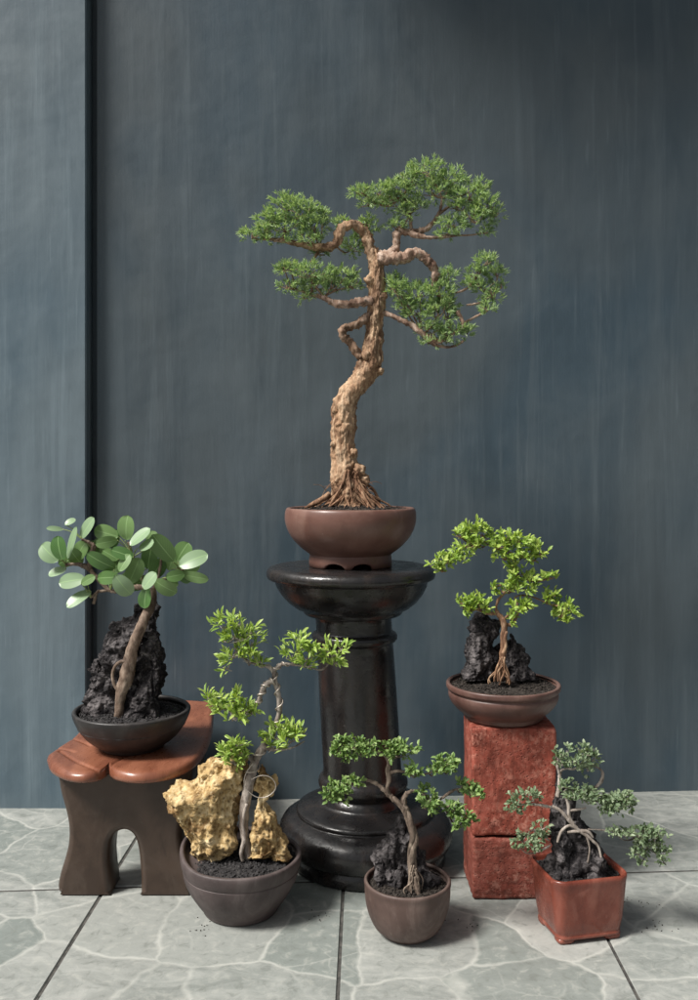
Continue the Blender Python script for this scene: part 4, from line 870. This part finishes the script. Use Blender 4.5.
# ---- H. rectangular pot at front right
A_ = G(555.5, 884, .112); RW, RD, RZ = .142, .117, .101; ROT = R(12.5)
RC = Vector((A_.x, A_.y, 0))+Matrix.Rotation(ROT, 3, 'Z') @ Vector((RW/2, RD/2, 0))
rect = thing('bonsai_tree', 'bonsai with dull green leaves and pale branches in the glazed red rectangular pot', 'bonsai', (RC.x, RC.y, 0), 'potted bonsai trees')
RED = mat_simple('glazed_red_brown', (0.135, 0.032, 0.020), (0.205, 0.052, 0.032), 14, (.2, .36), .2, 60, .002, .5, stretch=(1, 1, .7), speck=(45, .66, (.30, .11, .08), .55), streak=((50, 50, 10), (.28, .10, .07), .4), wear=((.32, .13, .095), .5))
def rrect(wx, wy, rc, n=8):
    out = []
    for sx, sy, a0 in ((1, 1, 0), (-1, 1, 90), (-1, -1, 180), (1, -1, 270)):
        for k in range(n+1):
            a = R(a0+90*k/n); out.append((sx*(wx/2-rc)+rc*math.cos(a), sy*(wy/2-rc)+rc*math.sin(a)))
    return out
def rpot_layers(bm, lay):
    rings = []
    for wx, wy, rc, z in lay:
        z = z if z < .016 else .016+(z-.016)*1.12
        ring = []
        for x, y in rrect(wx, wy, rc):
            q = Matrix.Rotation(ROT, 3, 'Z') @ Vector((x, y, 0)); d = .0008*noise.noise(Vector((x*40, y*40, z*40)))
            ring.append(bm.verts.new((RC.x+q.x*(1+d*8), RC.y+q.y*(1+d*8), z)))
        rings.append(ring)
    for A, B in zip(rings, rings[1:]):
        m_ = len(A)
        for k in range(m_): bm.faces.new((A[k], A[(k+1) % m_], B[(k+1) % m_], B[k]))
    bm.faces.new(rings[0][::-1]); bm.faces.new(rings[-1])
bm = bmesh.new()
bw, bd = .118, .094
rpot_layers(bm, [(bw-.014, bd-.014, .010, .0075), (bw-.002, bd-.002, .014, .0075), (bw+.001, bd+.001, .015, .0095), (bw+.001, bd+.001, .015, .0135), (bw-.002, bd-.002, .015, .0155), (bw+.001, bd+.0008, .015, .018), (bw+.007, bd+.005, .015, .035), (bw+.014, bd+.013, .020, .060), (bw+.0195, bd+.0185, .023, .083), (RW-.002, RD-.002, .025, .0915), (RW+.0005, RD+.0005, .025, .096), (RW, RD, .025, .0998), (RW-.005, RD-.005, .022, .1022), (RW-.010, RD-.010, .014, .1015), (RW-.013, RD-.013, .013, .098), (RW-.016, RD-.016, .012, .088)])
rp = obj('pot', bm, RED, rect)
for sx in (-1, 1):
    for sy in (-1, 1):
        bm = bmesh.new(); rings = []
        for (wx, wy, z) in ((.026, .020, .0003), (.030, .024, .003), (.031, .025, .009)):
            ring = []
            for x, y in rrect(wx, wy, .007, 4):
                q = Matrix.Rotation(ROT, 3, 'Z') @ Vector((x+sx*(bw/2-.0165), y+sy*(bd/2-.0145), 0)); ring.append(bm.verts.new((RC.x+q.x, RC.y+q.y, z)))
            rings.append(ring)
        for A, B in zip(rings, rings[1:]):
            for k in range(len(A)): bm.faces.new((A[k], A[(k+1) % len(A)], B[(k+1) % len(A)], B[k]))
        bm.faces.new(rings[0][::-1]); bm.faces.new(rings[-1]); obj('pot_foot', bm, RED, rp)
bm = bmesh.new(); ring = []
for x, y in rrect(RW-.0155, RD-.0155, .012): 
    q = Matrix.Rotation(ROT, 3, 'Z') @ Vector((x, y, 0)); ring.append(bm.verts.new((RC.x+q.x, RC.y+q.y, .101)))
cv = bm.verts.new((RC.x, RC.y, .109))
for k in range(len(ring)): bm.faces.new((ring[k], ring[(k+1) % len(ring)], cv))
def place():
    x, y = rng.uniform(-.5, .5)*(RW-.02), rng.uniform(-.5, .5)*(RD-.02); q = Matrix.Rotation(ROT, 3, 'Z') @ Vector((x, y, 0))
    return Vector((RC.x+q.x, RC.y+q.y, 1.025*.1+.0065*(1-max(abs(x)/(RW/2), abs(y)/(RD/2)))))
granules(bm, 900, place, .0027)
obj('soil', bm, SOIL_BLACK, rect, smooth=False)
IY = RC.y-.005; is_ = IY/F
Z8 = (440, 700, .3696)
rock(rect, IY, [([(275, 480), (288, 430), (300, 400), (297, 340), (294, 290), (296, 252), (310, 228), (332, 232), (346, 268), (366, 292), (388, 320), (405, 345), (415, 375), (432, 395), (448, 430), (480, 480)], 0)], LAVA, Z8, depth=.55, amp=.006, pit=.0045, pfreq=85, seed=17, res=(140, 140), maxd=.035, knob=.004, crease=.009)
rock(rect, IY-.022, [([(285, 480), (302, 440), (308, 385), (330, 365), (360, 368), (372, 400), (360, 440), (372, 480)], 0), ([(385, 480), (396, 420), (402, 375), (425, 390), (440, 430), (462, 482)], .003)], LAVA, Z8, depth=.6, amp=.005, pit=.0035, pfreq=95, seed=19, res=(80, 90), maxd=.02)
WHITEBARK = mat_bark('pale_bleached_bark', (.13, .10, .08), (.30, .255, .22), (.50, .45, .40), (80, 80, 30), .4)
bm = bmesh.new()
for q, pp in enumerate([[(305, 288, 6), (325, 298, 7), (343, 318, 8), (358, 335, 8), (375, 352, 8), (395, 365, 8), (412, 380, 6), (430, 400, 5), (440, 450, 4)], [(340, 262, 6), (348, 285, 7), (350, 315, 7), (362, 335, 6)], [(372, 345, 6), (350, 340, 6), (335, 348, 6), (325, 362, 6), (318, 385, 5)], [(345, 300, 5), (375, 296, 5), (395, 292, 4)], [(345, 358, 5), (370, 355, 7), (400, 356, 7), (415, 372, 4)], [(395, 365, 5), (405, 400, 4), (400, 440, 4)]]):
    ptube(bm, IY-.033, is_*.62, pp, Z8, seg=10, rough=.25, freq=110, seed=q)
rtr = obj('trunk', bm, WHITEBARK, rect)
branch(rtr, IY-.02, is_*.66, [[(318, 262, 8), (322, 235, 8), (324, 205, 7), (318, 180, 5), (320, 160, 4), (325, 145, 3)], [(322, 195, 5), (340, 186, 4), (365, 186, 4), (390, 165, 3)], [(372, 250, 4), (415, 240, 5), (432, 226, 6), (440, 208, 6), (438, 192, 5), (425, 182, 4), (405, 178, 3)], [(300, 290, 6), (270, 284, 5), (240, 282, 4), (212, 285, 3)], [(300, 392, 3), (278, 405, 4), (255, 414, 3)], [(296, 380, 3), (275, 365, 3), (255, 350, 2)], [(400, 350, 3), (440, 352, 3), (480, 358, 3), (530, 372, 3), (580, 385, 2)], [(360, 265, 4), (400, 268, 4), (450, 280, 3), (490, 275, 2)], [(318, 250, 5), (335, 235, 4), (360, 245, 3), (400, 262, 2)], [(530, 372, 2), (560, 400, 2), (600, 425, 2)]], WHITEBARK, Z8, seed=41, seg=9)
LEAF_I = mat_leaf('dull_grey_green_leaf', (0.10, 0.155, 0.080), (0.19, 0.265, 0.145), (0.34, 0.405, 0.265), .5, .28)
ik = dict(dens=.31, tuft=4, L=4.5, W=2.3, kind=1, Yoff=-.030, up=.35, twig_r=.55, spread=1.1)
pad(rect, IY, is_, [(318, 155, 15, 18), (345, 142, 14, 16), (390, 142, 24, 16), (372, 165, 30, 16), (415, 160, 20, 20), (398, 188, 20, 14), (330, 175, 12, 10), (408, 142, 18, 14)], LEAF_I, WHITEBARK, Z8, tw_from=[(390, 165), (325, 145), (405, 178)], **ik)
pad(rect, IY, is_, [(345, 235, 24, 18), (385, 248, 30, 18), (418, 262, 26, 18), (365, 258, 26, 14), (400, 272, 24, 12)], LEAF_I, WHITEBARK, Z8, tw_from=[(400, 262), (360, 245)], **ik)
pad(rect, IY, is_, [(478, 280, 30, 24), (500, 268, 22, 18), (460, 300, 24, 18), (450, 275, 20, 14), (510, 285, 14, 14)], LEAF_I, WHITEBARK, Z8, tw_from=[(450, 280), (490, 275)], **dict(ik, dens=.55))
pad(rect, IY, is_, [(210, 278, 26, 18), (240, 255, 26, 14), (192, 298, 16, 16), (255, 270, 14, 14), (225, 295, 16, 12), (200, 262, 12, 10)], LEAF_I, WHITEBARK, Z8, tw_from=[(240, 282), (212, 285)], **ik)
pad(rect, IY, is_, [(225, 380, 26, 18), (262, 378, 24, 14), (255, 398, 22, 12), (275, 345, 20, 16), (212, 395, 12, 10), (290, 365, 10, 12)], LEAF_I, WHITEBARK, Z8, tw_from=[(255, 414), (255, 350)], **ik)
pad(rect, IY, is_, [(492, 362, 28, 10), (535, 365, 34, 20), (580, 372, 32, 22), (560, 395, 34, 16), (600, 420, 20, 18), (540, 415, 26, 16), (545, 440, 12, 10), (470, 358, 14, 8), (605, 395, 16, 16), (605, 440, 12, 8), (555, 350, 26, 10)], LEAF_I, WHITEBARK, Z8, tw_from=[(530, 372), (580, 385), (560, 400), (600, 425)], **dict(ik, dens=.34))
